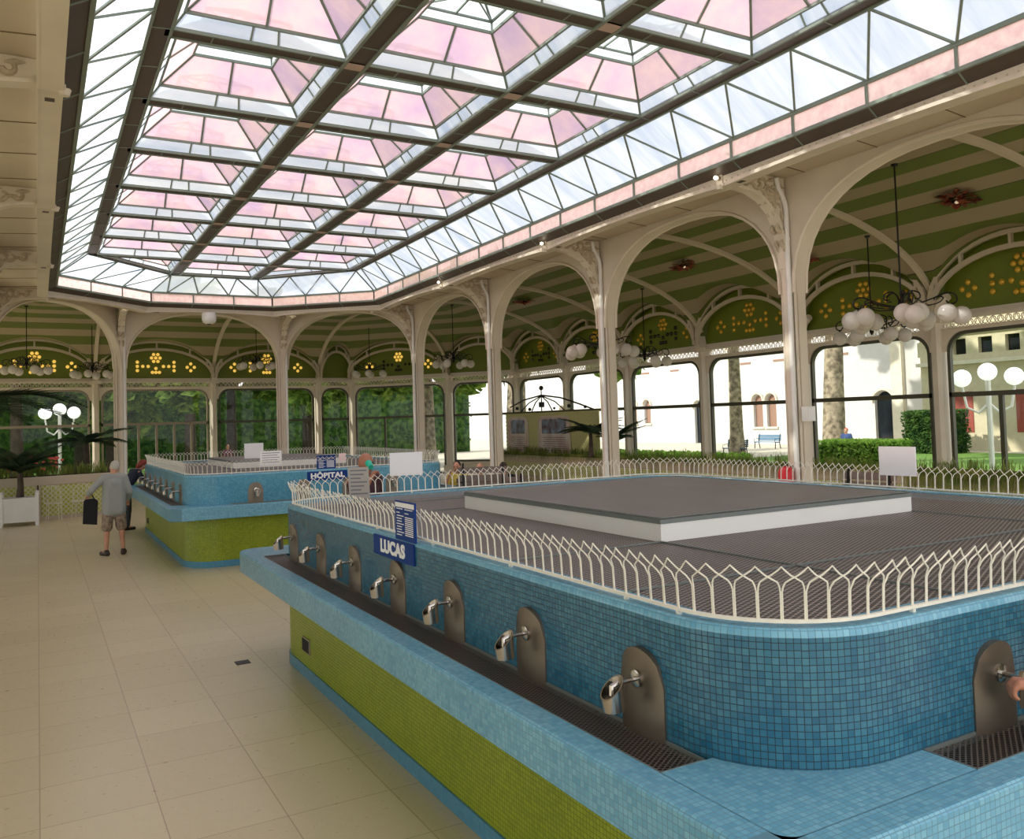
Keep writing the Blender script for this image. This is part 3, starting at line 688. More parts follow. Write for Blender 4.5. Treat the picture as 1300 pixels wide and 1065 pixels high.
# perimeter beam
inn2 = [(1.47, -1.55), (1.47, 25.74), (3.83, 28.26), (6.33, 28.26), (8.69, 25.74), (8.69, -1.55)]
m = MB(); e = MB()
for i in range(5):
    a, b, c, d = inner[i], inner[i + 1], inn2[i + 1], inn2[i]
    m.add([(p[0], p[1], z) for z in (ZK, ZK + .05) for p in (a, b, c, d)], [(0, 1, 2, 3), (7, 6, 5, 4), (0, 4, 5, 1), (2, 6, 7, 3)])
    e.bar((a[0], a[1], ZK), (b[0], b[1], ZK), .04, .05); e.bar((d[0], d[1], ZK), (c[0], c[1], ZK), .035, .04)
    L_ = hypot(b[0] - a[0], b[1] - a[1]); n = max(2, int(round(L_ / (A_ / 2))))
    for k in range(n + 1):
        t = k / n; p = lerp(a, b, t); q = lerp(d, c, t); e.bar((p[0], p[1], ZK - .004), (q[0], q[1], ZK - .004), .018, .012)
BW = .15
rows = [Y0 + k * A_ for k in range(-4, 9)]       # last 28.42
for x in GX[1:3]:
    m.box(x - BW, -1.55, ZK, x + BW, 28.4, ZK + .035)
    for s_ in (-1, 1): e.bar((x + s_ * BW, -1.55, ZK), (x + s_ * BW, 28.4, ZK), .045, .05)
for k, y in enumerate(rows[:-1]):
    m.box(1.4, y - BW * .8, ZK, 8.75, y + BW * .8, ZK + .03)
    for s_ in (-1, 1):
        for (xa, xb) in ((1.47, GX[1] - BW), (GX[1] + BW, GX[2] - BW), (GX[2] + BW, 8.69)):
            e.bar((xa, y + s_ * BW * .8, ZK), (xb, y + s_ * BW * .8, ZK), .03, .04)
    for x in GX[1:3]:
        for q in (.62, 1.87): e.bar((x - BW, y + q, ZK - .005), (x + BW, y + q, ZK - .005), .016, .012)
    for (xa) in GX[:3]:
        for q in (.62, 1.87): e.bar((xa + q, y - BW * .8, ZK - .005), (xa + q, y + BW * .8, ZK - .005), .016, .012)
m.build('beams', beamdark, SK); e.build('beam_edges', beamedge, SK)
nodep = pbr('node_pink', srgb(196, 170, 156), .5)
for y in rows[:-1]:
    for x in GX[1:3]: m = MB(); m.box(x - BW * .8, y - BW * .62, ZK - .02, x + BW * .8, y + BW * .62, ZK - .006); m.build('node_plate', nodep, SK)
def coffer(cx, cy, cut=None):
    hw = (A_ - .26) / 2; hx = hw; hy = (A_ - .21) / 2
    lv = [(0, ZK + .02), (.13, ZK + .19), (.55, ZK + .56)]
    def ring(i): o, z = lv[i]; return [(cx + sx * (hx - o), cy + sy * (hy - o), z) for sx, sy in ((-1, -1), (1, -1), (1, 1), (-1, 1))]
    R0, R1, R2 = ring(0), ring(1), ring(2)
    def cutf(tri):       # corner cut triangular coffers at the far end
        return tri
    w = MB(); p = MB(); l = MB(); b = MB()
    def L(a, c, t): return tuple(a[i] + (c[i] - a[i]) * t for i in range(3))
    skip = set()
    for i in range(4):
        j = (i + 1) % 4
        w.add([R0[i], R0[j], R1[j], R1[i]], [(0, 1, 2, 3)]); p.add([R1[i], R1[j], R2[j], R2[i]], [(0, 1, 2, 3)])
        b.bar(R0[i], R1[i], .035, .04); b.bar(R1[i], R2[i], .035, .04); b.bar(R1[i], R1[j], .035, .04); b.bar(R2[i], R2[j], .03, .04)
        b.bar(L(R1[i], R1[j], .5), L(R2[i], R2[j], .5), .03, .035)
        for t in (.42, .58): b.bar(L(R0[i], R0[j], t), L(R1[i], R1[j], t), .022, .025)
    zt = lv[2][1]; zl = zt + .16; q = [(a[0], a[1], zl) for a in R2]
    for i in range(4):
        j = (i + 1) % 4; l.add([R2[i], R2[j], q[j], q[i]], [(0, 1, 2, 3)]); b.bar(q[i], q[j], .03, .03); b.bar(R2[i], q[i], .025, .025)
    ap = (cx, cy, zl + .35)
    for i in range(4):
        j = (i + 1) % 4; l.add([q[i], q[j], ap], [(0, 1, 2)]); b.bar(q[i], ap, .03, .03)
    b.bar(L(q[0], q[1], .5), (cx, cy, zl + .02), .025, .025); b.bar((cx, cy, zl + .02), L(q[2], q[3], .5), .025, .025); b.bar(q[0], q[2], .02, .02); b.bar(q[1], q[3], .02, .02)
    cf = b.build('coffer_bars', beamedge, SK); w.build('white_band', whiteg, cf); p.build('pink_panes', pinkg, cf); l.build('lantern', lantg, cf); return cf
for k in range(len(rows) - 1):
    for c in range(3):
        if k == len(rows) - 2 and c != 1: continue
        coffer((GX[c] + GX[c + 1]) / 2, (rows[k] + rows[k + 1]) / 2)
# triangular corner coffers at the far end
for sgn in (-1, 1):
    xc = 5.08; 
    def X(v): return xc + sgn * v
    a = (X(3.66), 25.98, ZK + .02); b_ = (X(1.4), 25.98, ZK + .02); c_ = (X(1.4), 28.2, ZK + .02); g0 = ((a[0] + b_[0] + c_[0]) / 3, (a[1] + b_[1] + c_[1]) / 3)
    def sh(p, t, z): return (p[0] + (g0[0] - p[0]) * t, p[1] + (g0[1] - p[1]) * t, z)
    b = MB(); w = MB(); p = MB(); r0 = [a, b_, c_]; r1 = [sh(q, .16, ZK + .17) for q in r0]; ap = (g0[0], g0[1], ZK + .45)
    for i in range(3):
        j = (i + 1) % 3; w.add([r0[i], r0[j], r1[j], r1[i]], [(0, 1, 2, 3)]); p.add([r1[i], r1[j], ap], [(0, 1, 2)]); b.bar(r0[i], r1[i], .03, .03); b.bar(r1[i], r1[j], .03, .03); b.bar(r1[i], ap, .03, .03)
        for t in (.4, .6): b.bar(lerp(r0[i], r0[j], t) + (ZK + .02,), lerp(r1[i], r1[j], t) + (ZK + .17,), .02, .02)
    cf = b.build('coffer_bars', beamedge, SK); w.build('white_band', whiteg, cf); p.build('pink_panes', pinkg, cf)
# long side beams join on the outer coffer edges (left/right strips between coffers and perimeter are the perimeter beam)

# roof over the aisles outside the skylight (keeps daylight out above the fascia)
m = MB(); out_ = [(-8.2, -1.55), (-8.2, 31.2), (-2.6, 37), (12.6, 37), (18.2, 31.2), (18.2, -1.55)]
Pr = inset(0.0); Pr = [(Pr[0][0], -1.55)] + Pr[1:5] + [(Pr[5][0], -1.55)]
band(m, out_, Pr, 6.75, 6.85); struct('ceiling.001', m, cream2).name = 'ceiling_roof'

# ---------------------------------------------------------------- aisle vaults and outer glass wall
def cove(v): return 6.5 if v >= 5.3 else 4.2 + 2.3 * sqrt(max(0, 1 - ((5.3 - v) / 5.3) ** 2))
def lun(t): return 4.2 + 1.58 * sqrt(max(0, 1 - t * t))
def seg_frame(P, Q):
    P = Vector((P[0], P[1], 0)); Q = Vector((Q[0], Q[1], 0)); d = (Q - P).normalized(); inn = Vector((-d.y, d.x, 0))
    return Matrix(((d.x, inn.x, 0, P.x), (d.y, inn.y, 0, P.y), (0, 0, 1, 0), (0, 0, 0, 1))), (Q - P).length
def vault(P, Q, A, B, bays):
    """outer line P->Q, inner line A->B (A opposite P)"""
    M, w = seg_frame(P, Q); Mi = M.inverted(); a = Mi @ Vector((A[0], A[1], 0)); b = Mi @ Vector((B[0], B[1], 0))
    us = []
    for u0, u1 in zip(bays, bays[1:]):
        n = max(6, int((u1 - u0) / .2)); us += [u0 + (u1 - u0) * k / n for k in range(n)]
    us.append(bays[-1]); nv = 40; vs = []; fs = []; uv = []
    for i, u in enumerate(us):
        t = u / w
        for j in range(nv + 1):
            s_ = (j / nv) ** 1.3; uu = u + ((a.x + (b.x - a.x) * t) - u) * s_; vv = (a.y + (b.y - a.y) * t) * s_
            z = cove(vv)
            if vv < 3:
                for u0, u1 in zip(bays, bays[1:]):
                    if u0 <= uu <= u1: z = max(z, lun((uu - (u0 + u1) / 2) / ((u1 - u0) / 2)))
            vs.append((uu, vv, z)); uv.append((uu, vv if z > 4 else vv))
    fu = []
    n = nv + 1
    for i in range(len(us) - 1):
        for j in range(nv):
            f = (i * n + j, (i + 1) * n + j, (i + 1) * n + j + 1, i * n + j + 1); fs.append(f); fu.append(tuple(uv[k] for k in f))
    m = MB(M); m.add(vs, fs, fu); return m
NW = [0]; WN = [0]
def boss_cluster(M, u, z, kind, mat, parent, v=.02):
    m = MB(M); r = .064; offs = {'flower': [(0, 0)] + [(.16 * cos(k * pi / 3), .16 * sin(k * pi / 3)) for k in range(6)], 'diamond': [(0, .14), (0, -.14), (.14, 0), (-.14, 0)], 'tri': [(0, .08), (-.13, -.08), (.13, -.08), (0, -.08)], 'bar': [(-.2, 0), (0, 0), (.2, 0), (.2, .17), (.2, -.17)], 'lbar': [(.2, 0), (0, 0), (-.2, 0), (-.2, .17), (-.2, -.17)]}[kind]
    for du, dz in offs: m.sphere((u + du, v, z + dz), r, 10, 6, (1, .7, 1))
    return m.build('glass_boss_cluster', mat, parent, True)
def boss_set(M, w, u0, mats, lab):
    c = M @ Vector((u0 + w / 2, .02, 4.85)); root = thing('glass_rosette', lab, 'wall ornament', c, 'amber glass boss rosettes under the arches')
    uc = u0 + w / 2; sc = w / 3.8
    for (du, z, k) in ((0, 5.12, 'flower'), (-.42 * sc, 4.78, 'lbar'), (.42 * sc, 4.78, 'bar'), (0, 4.62, 'tri'), (-1.15 * sc, 4.75, 'diamond'), (1.15 * sc, 4.75, 'diamond')):
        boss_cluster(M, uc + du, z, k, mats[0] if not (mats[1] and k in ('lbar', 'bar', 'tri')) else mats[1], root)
def wall_bay(M, u0, u1, bars, nm, sill, mats, frm=None, arches=True, bosslab=None, mullions=0):
    """wall panel with rounded window opening + frame + glass; tympanum; ribs"""
    w = u1 - u0; e = .2; frm = frm or framedark; WN[0] += 1
    if w < 1.9: e = .16
    zt, r = 3.86, min(.42, (w - 2 * e) * .45)
    # cream spandrel around the rounded corners of the opening
    L, R = u0 + e, u1 - e
    arc = [(L, zt - r)] + [(L + r - r * cos(a), zt - r + r * sin(a)) for a in [pi / 2 * k / 6 for k in range(1, 7)]] + [(R - r + r * sin(a), zt - r + r * cos(a)) for a in [pi / 2 * k / 6 for k in range(0, 6)]] + [(R, zt - r)]
    m = MB(M); m.prism([(u0, zt - r)] + arc + [(u1, zt - r), (u1, 3.93), (u0, 3.93)], -.06, .06, 'xz')
    m.box(u0, -.09, 4.12, u1, .14, 4.2); m.box(u0, -.05, 4.2, u1, .06, 4.3)
    m.box(u0, -.08, 3.92, u1, .1, 3.95)
    if sill > .1: m.box(u0, -.08, 0, u1, .08, sill)
    wp = m.build('wall_%s' % nm, cream, None); wp['kind'] = 'structure'
    m = MB(M)   # green tympanum
    n = 18; m.prism([(u0, 4.2)] + [(u0 + w * k / n, max(4.2, lun(2 * k / n - 1) + .02)) for k in range(n + 1)] + [(u1, 4.2)], -.05, .0, 'xz')
    m.build('tympanum', greensolid, wp, label='lime green arched tympanum')
    # lace frieze
    m = MB(M); n = int(w / .16); s_ = w / n
    for k in range(n):
        c = u0 + s_ * (k + .5); rr_ = s_ * .42
        m.tube([(c + rr_ * cos(a), 0, 4.035 + .07 * sin(a)) for a in [2 * pi * q / 8 for q in range(8)]], .011, 4, closed=True)
        m.tube([(c - s_ / 2, 0, 3.95), (c - s_ * .2, 0, 4.03), (c, 0, 4.12)], .01, 4); m.tube([(c + s_ / 2, 0, 3.95), (c + s_ * .2, 0, 4.03), (c, 0, 4.12)], .01, 4)
    m.build('lace_frieze', cream, wp)
    # window
    win = thing('window_%d' % WN[0], None, None, M @ Vector(((u0 + u1) / 2, 0, sill)), kind='structure')
    m = MB(M); fw = .07
    pts = [(L + fw / 2, sill)] + [(a + (fw / 2 if a < (L + R) / 2 else -fw / 2), b - fw / 2) for a, b in arc] + [(R - fw / 2, sill)]
    for p, q in zip(pts, pts[1:]): m.bar((p[0], 0, p[1]), (q[0], 0, q[1]), fw, .1, (0, 1, 0))
    m.box(L, -.05, sill, R, .05, sill + .08); m.build('window_frame', frm, win)
    m = MB(M); m.box(L, -.05, 2.43, R, .05, 2.53); m.build('transom', frm, win)
    if bars:
        m = MB(M)
        for k in range(1, bars): 
            u = L + (R - L) * k / bars; m.box(u - .045, -.04, sill, u + .045, .04, 2.43)
        m.build('door_posts', frm, win)
    m = MB(M); m.add([(L, 0.01, sill), (R, 0.01, sill), (R, 0.01, zt), (L, 0.01, zt)], [(0, 1, 2, 3)]); m.build('glass_pane', clear, win)
    if arches:
        # twin arch ribs with braces
        m = MB(M); uc = (u0 + u1) / 2; h = w / 2 - .06
        def A(rx, zc, z0, v): return [(uc - rx * cos(a), v, z0 + (zc - z0) * sin(a)) for a in [pi * k / 20 for k in range(21)]]
        o1 = A(h, 5.74, 4.5, .34); i1 = A(h, 5.44, 4.3, .34); t1 = A(h - .1, 5.2, 4.25, .03)
        for pts, ww in ((o1, .09), (i1, .08)):
            for p, q in zip(pts, pts[1:]): m.bar(p, q, .1, ww, (0, 1, 0))
        for k in (3, 6, 10, 14, 17):
            m.bar(i1[k], o1[k], .06, .1, (0, 1, 0))
        m.build('arch_ribs', cream2, wp)
    if bosslab: boss_set(M, w, u0, mats, bosslab)
    return wp
def pier(M, u, lab, rib=True, vmax=5.9, y_branch=False):
    root = thing('pier', lab, 'column', M @ Vector((u, 0, 0)), 'cream piers of the outer glass wall'); w = .12
    m = MB(M); m.prism([(u - w, -.14), (u + w, -.14), (u + w, .12), (u + w * .5, .2), (u - w * .5, .2), (u - w, .12)], 0, 4.2, 'xy'); m.box(u - .22, -.16, 0, u + .22, .24, .35); m.box(u - .2, -.15, 4.08, u + .2, .24, 4.2)
    m.build('shaft', cream, root)
    m = MB(M)
    if y_branch:
        for s_ in (-1, 1): m.tube([(u, .14, 4.15), (u + s_ * .04, .16, 4.3), (u + s_ * .2, .2, 4.5), (u + s_ * .42, .25, 4.62)], [.12, .12, .11, .09], 8)
    else: m.prism([(u - .12, 4.2), (u + .12, 4.2), (u + .06, 4.55), (u - .06, 4.55)], .02, .3, 'xz')
    m.build('capital', cream, root, y_branch)
    if rib:
        m = MB(M); pts = [(u, v, cove(v) - .03) for v in [.12, .2, .35, .55, .8, 1.1, 1.5, 2, 2.6, 3.3, 4.1, 5.3, vmax]]
        for p, q in zip(pts, pts[1:]): m.bar(p, q, .13, .1, (0, 0, 1))
        m.build('rib', cream2, root)
    return root

def off_in(k, d=6.0):
    P = [(OX, 200.), (OX, 0.)]
    oc = [(OX, -50.), (OX, 30.53), (12.3, OY), (-2.14, OY), (-7.34, 30.53), (-7.34, -50.)]
    def line(a, b):
        t = Vector((b[0] - a[0], b[1] - a[1])).normalized(); n = Vector((-t.y, t.x)); return Vector(a) + n * d, t
    (p, u), (q, v) = line(oc[k - 1], oc[k]), line(oc[k], oc[k + 1]); den = u.x * v.y - u.y * v.x; w_ = q - p; s_ = (w_.x * v.y - w_.y * v.x) / den
    r = p + u * s_; return (r.x, r.y)
# right aisle
yb = [-3.46 + 3.777 * k for k in range(0, 10)]          # ... 0.31 4.09 7.87 11.65 15.42 19.2 22.98 26.75 30.53
OYR = yb[-1]
# ordering so that inward normal points to the hall: for the right wall go from far to near? d x: P->Q with inn = (-d.y, d.x)
PR, QR = (OX, yb[0]), (OX, yb[-1])                      # d=(0,1) inn=(-1,0)  OK
M_R, wR = seg_frame(PR, QR); bR = [y - yb[0] for y in yb]
m = vault(PR, QR, (RX, yb[0]), off_in(1), bR); struct('ceiling_right', m, stripem, True)
rl = ['nearest right bay', 'right bay beyond the nearest column', 'third right bay', 'fourth right bay', 'fifth right bay', 'sixth right bay']
side = ['behind the viewer', 'beside the viewer', 'just outside the photo', 'at the right edge of the photo', 'right of the nearest column', 'left of the nearest column', 'between the second and nearest columns', 'behind the second column', 'behind the third column', 'at the right rear corner']
for k in range(len(yb) - 1):
    if k == 8: pass
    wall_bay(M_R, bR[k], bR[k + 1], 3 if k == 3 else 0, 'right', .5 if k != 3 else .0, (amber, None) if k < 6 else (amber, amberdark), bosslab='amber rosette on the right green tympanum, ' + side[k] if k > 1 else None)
for k in range(len(yb)):
    pier(M_R, bR[k], 'cream pier of the right glass wall, ' + side[k], y_branch=(k in (3, 4, 5)))
# diagonal right rear
PD, QD = (OX, OYR), (12.3, OY); M_D, wD = seg_frame(PD, QD)
bD = [0, wD * .40, wD]
m = vault(PD, QD, off_in(1), off_in(2), bD); struct('ceiling_rear_right', m, stripem, True)
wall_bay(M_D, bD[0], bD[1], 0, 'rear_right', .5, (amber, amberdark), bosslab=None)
wall_bay(M_D, bD[1], bD[2], 3, 'rear_right', 0, (amberglow, amberdark), bosslab='amber rosette with dark lower bosses on the diagonal rear wall')
pier(M_D, bD[1], 'cream pier in the middle of the diagonal rear glass wall')
# back wall
PB, QB = (12.3, OY), (-2.14, OY); M_B, wB = seg_frame(PB, QB)
bx = [12.3, 10.75, 6.35, 1.97, -2.14]; bB = [12.3 - x for x in bx]
m = vault(PB, QB, off_in(2), off_in(3), bB); struct('ceiling_back', m, stripem, True)
bl = [None, 'amber rosette with painted glow on the rear wall above the far fountain boards', 'amber rosette with painted glow on the rear wall, right of the person in grey jacket', 'amber glass boss rosette with painted glow on the rear wall above the palm']
for k in range(4):
    wall_bay(M_B, bB[k], bB[k + 1], [0, 0, 6, 0][k], 'back', [0, .5, 0, .5][k], (amberglow, None), frm=framegrey if k > 1 else framedark, bosslab=bl[k])
for k in range(5): pier(M_B, bB[k], 'cream pier of the rear glass wall, ' + ['at the right corner', 'right of the far fountain sign', 'behind the far fountain', 'behind the man in the grey jacket', 'at the left corner'][k])
# diagonal left rear
PL, QL = (-2.14, OY), (-7.34, OYR); M_L, wL = seg_frame(PL, QL); bL = [0, wL / 2, wL]
m = vault(PL, QL, off_in(3), off_in(4), bL); struct('ceiling_rear_left', m, stripem, True)
for k in range(2): wall_bay(M_L, bL[k], bL[k + 1], 0, 'rear_left', .5, (amberglow, None), bosslab='amber rosette with painted glow on the left diagonal wall, ' + ['right one', 'left one'][k])
pier(M_L, bL[1], 'cream pier in the middle of the left diagonal glass wall'); pier(M_L, bL[2], 'cream pier at the left rear corner')
# left aisle
PW, QW = (-7.34, OYR), (-7.34, yb[0]); M_W, wW = seg_frame(PW, QW); bW = [OYR - y for y in reversed(yb)]
m = vault(PW, QW, off_in(4), (LX, yb[0]), bW); struct('ceiling_left', m, stripem, True)
for k in range(len(bW) - 1): wall_bay(M_W, bW[k], bW[k + 1], 0, 'left', .5, (amber, None))

# ---------------------------------------------------------------- chandeliers
def cr(P, n=4):
    P = [Vector(p) for p in P]; Q = [P[0]] + P + [P[-1]]; o = []
    for i in range(1, len(Q) - 2):
        a, b, c, d = Q[i - 1:i + 3]
        for k in range(n):
            t = k / n; o.append(.5 * ((2 * b) + (c - a) * t + (2 * a - 5 * b + 4 * c - d) * t * t + (3 * b - a - 3 * c + d) * t ** 3))
    o.append(P[-1]); return o
def chandelier(big, rod):
    root = thing('chandelier', 'x', 'chandelier', (0, 0, 0), 'black scrolled chandeliers with opal globes')
    m = MB(); m.tube([(0, 0, .1), (0, 0, rod)], .014, 6); m.lathe([(0, rod), (.06, rod), (.05, rod - .04), (0, rod - .05)], n=10); m.build('rod', iron, root)
    m = MB(); m.lathe([(.0, -.16), (.02, -.14), (.05, -.08), (.03, -.03), (.07, .02), (.05, .08), (.02, .14), (0, .16)], n=10); m.build('hub', iron, root, True)
    R_, n = (.80, 5) if big else (.66, 6)
    for k in range(n):
        a = 2 * pi * k / n + .2; c, s_ = cos(a), sin(a)
        def P(r, z): return (r * c, r * s_, z)
        m = MB(); m.tube(cr([P(.03, .0), P(R_ * .3, .03), P(R_ * .6, .1), P(R_ * .85, .17), P(R_ * 1.02, .13), P(R_ * 1.04, .02), P(R_ * .92, -.02), P(R_ * .85, .05)]), .013, 5)
        m.tube(cr([P(.03, -.03), P(R_ * .4, -.02), P(R_ * .7, .02), P(R_ * .8, .1), P(R_ * .68, .13), P(R_ * .62, .07)]), .011, 5)
        m.tube(cr([P(.03, .04), P(.06, .18), P(.16, .26), P(.28, .22), P(.29, .13), P(.21, .12)]), .013, 5)
        m.tube([P(R_ * .95, 0), P(R_ * .95, -.06)], .014, 5); arm = m.build('scroll_arm', iron, root, True)
        if big:
            for q in range(3):
                b = a + 2 * pi * q / 3; m = MB(); m.sphere((R_ * .95 * c + .13 * cos(b), R_ * .95 * s_ + .13 * sin(b), -.17 - .05 * (q == 0)), .155, 16, 10); m.build('globe', opal, arm, True)
        else:
            m = MB(); m.sphere(P(R_ * .95, -.19), .145, 14, 9); m.build('globe', opal, arm, True)
    return root
cb = chandelier(True, 2.45); cs = chandelier(False, 1.95)
chs = [(cb, (12.75, 9.14, 3.93), 'largest black chandelier with clusters of opal globes, nearest on the right'), (None, (12.75, 17.95, 4.12), 'black chandelier with clustered opal globes behind the second column'),
       (cs, (15.25, 11.65, 3.92), 'small black chandelier with a ring of globes below the largest one'), (None, (15.25, 19.25, 3.95), 'small black chandelier with a ring of globes seen right of the second column'),
       (None, (13.0, 27.3, 4.45), 'small black chandelier between the third column and the far right corner column'), (None, (11.9, 33.0, 4.45), 'small black chandelier left of the far right corner column'),
       (None, (7.35, 33.0, 4.75), 'small black chandelier in the rear aisle above the HÔPITAL sign side'), (None, (-.3, 32.0, 4.5), 'small black chandelier above the palm at the far left'), (None, (1.75, 34.2, 4.5), 'small black chandelier partly hidden by the column above the man in the grey jacket')]
for i, (pr, loc, lab) in enumerate(chs):
    o = pr or fast_copy(cb if i == 1 else cs); o.location = loc; o['label'] = lab
    if i == 1: o.rotation_euler.z = .5
    if i > 2: o.rotation_euler.z = i * .4
# copper ceiling rosettes
def rosette():
    root = thing('ceiling_rosette', 'x', 'ceiling ornament', (0, 0, 0), 'copper petal ornaments on the striped ceiling'); rn = random.Random(3)
    for q in range(1):
        m = MB()
        for k in range(60):
            a = rn.uniform(0, 2 * pi); r = rn.uniform(.05, .36); w = rn.uniform(.05, .1); z = -.02 - .07 * (1 - r / .36) + rn.uniform(-.02, .02)
            c = Vector((r * cos(a), r * sin(a), z)); u = Vector((cos(a), sin(a), rn.uniform(-.5, .2))) * w; v = Vector((-sin(a), cos(a), rn.uniform(-.3, .3))) * w * .7
            m.add([c - u, c + v, c + u * 1.2, c - v, c - u + Vector((0, 0, .01)), c + v + Vector((0, 0, .01)), c + u * 1.2 + Vector((0, 0, .01)), c - v + Vector((0, 0, .01))], [(0, 1, 2, 3), (7, 6, 5, 4), (0, 4, 5, 1), (1, 5, 6, 2), (2, 6, 7, 3), (3, 7, 4, 0)])
        m.build('petals', copper, root)
    m = MB(); m.sphere((0, 0, -.075), .04, 10, 6, (1, 1, .6)); m.build('reflector', pbr('lamp_glow', (1, .8, .6, 1), .3, emit=(1, .75, .5, 1), es=.3), root, True); return root
ro = rosette()
for i, (x, y) in enumerate([(15.0, 9.48), (14.8, 16.9), (15.9, 13.85), (14.4, 24.6)]):
    o = ro if i == 0 else fast_copy(ro); o.location = (x, y, cove(17.5 - x) - .05); o.rotation_euler = (0, .25, i * 1.3)
    o['label'] = ['glowing copper petal ornament on the ceiling above the largest chandelier', 'dark copper petal ornament on the ceiling left of the nearest column', 'copper petal ornament on the ceiling just right of the nearest column', 'copper petal ornament on the ceiling near the far right corner'][i]

# white ceiling projector at the far end
t = thing('ceiling_projector', 'white cylindrical light fitting hanging under the far end beam', 'light', (4.95, 29.0, 5.95))
m = MB(); m.lathe([(0, 5.65), (.1, 5.66), (.2, 5.72), (.23, 5.8), (.23, 6.0), (.2, 6.04), (0, 6.04)], (4.95, 29.0, 0), 18); m.build('housing', whitep, t, True)
m = MB(); m.box(4.9, 28.95, 6.0, 5.0, 29.05, 6.2); m.box(4.75, 28.95, 6.1, 5.15, 29.05, 6.13); m.build('mount', zinc, t)
m = MB(); m.lathe([(0, 5.63), (.07, 5.64), (.1, 5.67)], (4.95, 29.0, 0), 14); m.build('lens', darkglass, t, True)
# junction box on column
t = thing('wall_box', 'small white electrical box on the side of the nearest column', 'box', (11.45, 10.02, 2.2)); m = MB(); m.box(11.32, 9.98, 2.05, 11.52, 10.1, 2.3); m.build('housing', whitep, t); m = MB(); m.box(11.35, 9.972, 2.08, 11.49, 9.98, 2.27); m.build('cover', paper, t)
# floor drain
m = MB(); m.box(1.62, 8.30, .0, 1.75, 8.43, .004); o = tag(m.build('floor_drain', darkpit), 'small dark square drain in the pale floor beside the near fountain', 'drain')

# ---------------------------------------------------------------- planters, plants
def lattice(m, M, u0, u1, z0, z1, st=.11, w=.012, v=.02, half=None):
    m.T = M; W, H = u1 - u0, z1 - z0; k = -int(H / st) - 1
    while k * st < W + H:
        c = k * st
        for s_ in (1, -1):
            # line u = c + z (s=1) ; u = c - z + H
            pts = []
            ua, ub = (c, c + H) if s_ == 1 else (c + H, c)
            a, b = (ua, 0.), (ub, H)
            # clip to [0,W]
            def cl(a, b):
                (x0, y0), (x1, y1) = a, b
                if x0 > x1: (x0, y0), (x1, y1) = (x1, y1), (x0, y0)
                if x1 <= 0 or x0 >= W: return None
                if x0 < 0: y0 += (y1 - y0) * (0 - x0) / (x1 - x0); x0 = 0
                if x1 > W: y1 = y0 + (y1 - y0) * (W - x0) / (x1 - x0); x1 = W
                return (x0, y0), (x1, y1)
            r = cl(a, b)
            if r and hypot(r[0][0] - r[1][0], r[0][1] - r[1][1]) > .02: m.bar((u0 + r[0][0], v, z0 + r[0][1]), (u0 + r[1][0], v, z0 + r[1][1]), .012, w, (0, 1, 0)) if 0 else m.bar((u0 + r[0][0], v, z0 + r[0][1]), (u0 + r[1][0], v, z0 + r[1][1]), w * 1.6, .012, (0, 1, 0))
        k += 1
def blades(rn, m, c, h, n, sp=.25, w=.012):
    for _ in range(n):
        a = rn.uniform(0, 2 * pi); l = h * rn.uniform(.5, 1.1); b = rn.uniform(.1, .9) * l * .7; x, y, z = c; x += rn.uniform(-sp, sp); y += rn.uniform(-sp, sp) 
        d = Vector((cos(a), sin(a), 0)); p = Vector((x, y, z)); s_ = Vector((-sin(a), cos(a), 0)) * w
        q1 = p + d * b * .35 + Vector((0, 0, l * .7)); q2 = p + d * b + Vector((0, 0, l * (.9 if rn.random() > .4 else .45)))
        m.add([p - s_, p + s_, q1 + s_ * .8, q1 - s_ * .8, q2], [(0, 1, 2, 3), (3, 2, 4)])
rn = random.Random(11); gm = MB()
names_r = ['below the window just outside the photo', 'below the window at the right edge', 'below the window right of the nearest column', 'below the window left of the nearest column', 'below the window between the second and nearest columns', 'in front of the poster screen, near half', 'in front of the poster screen, far half', 'at the right rear corner']
for k in range(1, 9):
    u0, u1 = bR[k] + .0, bR[k + 1] - .02; c = M_R @ Vector(((u0 + u1) / 2, 1.0, 0))
    t = thing('planter_wall', 'cream planter wall with lime lattice ' + names_r[k - 1], 'planter', c, 'low planter walls along the glass'); m = MB(M_R)
    m.box(u0, .75, 0, u1, 1.3, .62); m.box(u0, .72, .62, u1, 1.34, .86); m.build('trough', cream2, t)
    m = MB(M_R); m.box(u0 + .1, 1.3, .1, u1 - .1, 1.31, .58); m.build('front_panel', limepanel, t)
    m = MB(); lattice(m, M_R, u0 + .1, u1 - .1, .1, .58, .13, .014, 1.32); m.build('lattice', latticem, t)
    m = MB(M_R); m.box(u0 + .05, .78, .86, u1 - .05, 1.28, .88); m.build('earth', soil, t)
    n = int((u1 - u0) / .09)
    for q in range(n):
        p = M_R @ Vector((u0 + (u1 - u0) * q / n, 1.0 + rn.uniform(-.15, .2), .87)); blades(rn, gm, p, rn.uniform(.22, .42), 12, .1, .007)
        for _ in range(5 if k > 3 else 16):
            b = M_R @ Vector((u0 + (u1 - u0) * (q + rn.random()) / n, 1.25, .87)); l = rn.uniform(.12, .3) * (1 if k > 3 else 1.9); a = rn.uniform(-.5, .5); d = Vector((-1, a, 0))
            q1 = b + d * .12 + Vector((0, 0, .1)); q2 = b + d * .22 + Vector((0, 0, -l)); e = Vector((0, .009, 0)); gm.add([b - e, b + e, q1 + e, q1 - e, q2], [(0, 1, 2, 3), (3, 2, 4)])
tag(gm.build('planter_grass', grassm), 'arching grassy plants growing along the top of the planter walls', 'grass', kind='stuff')

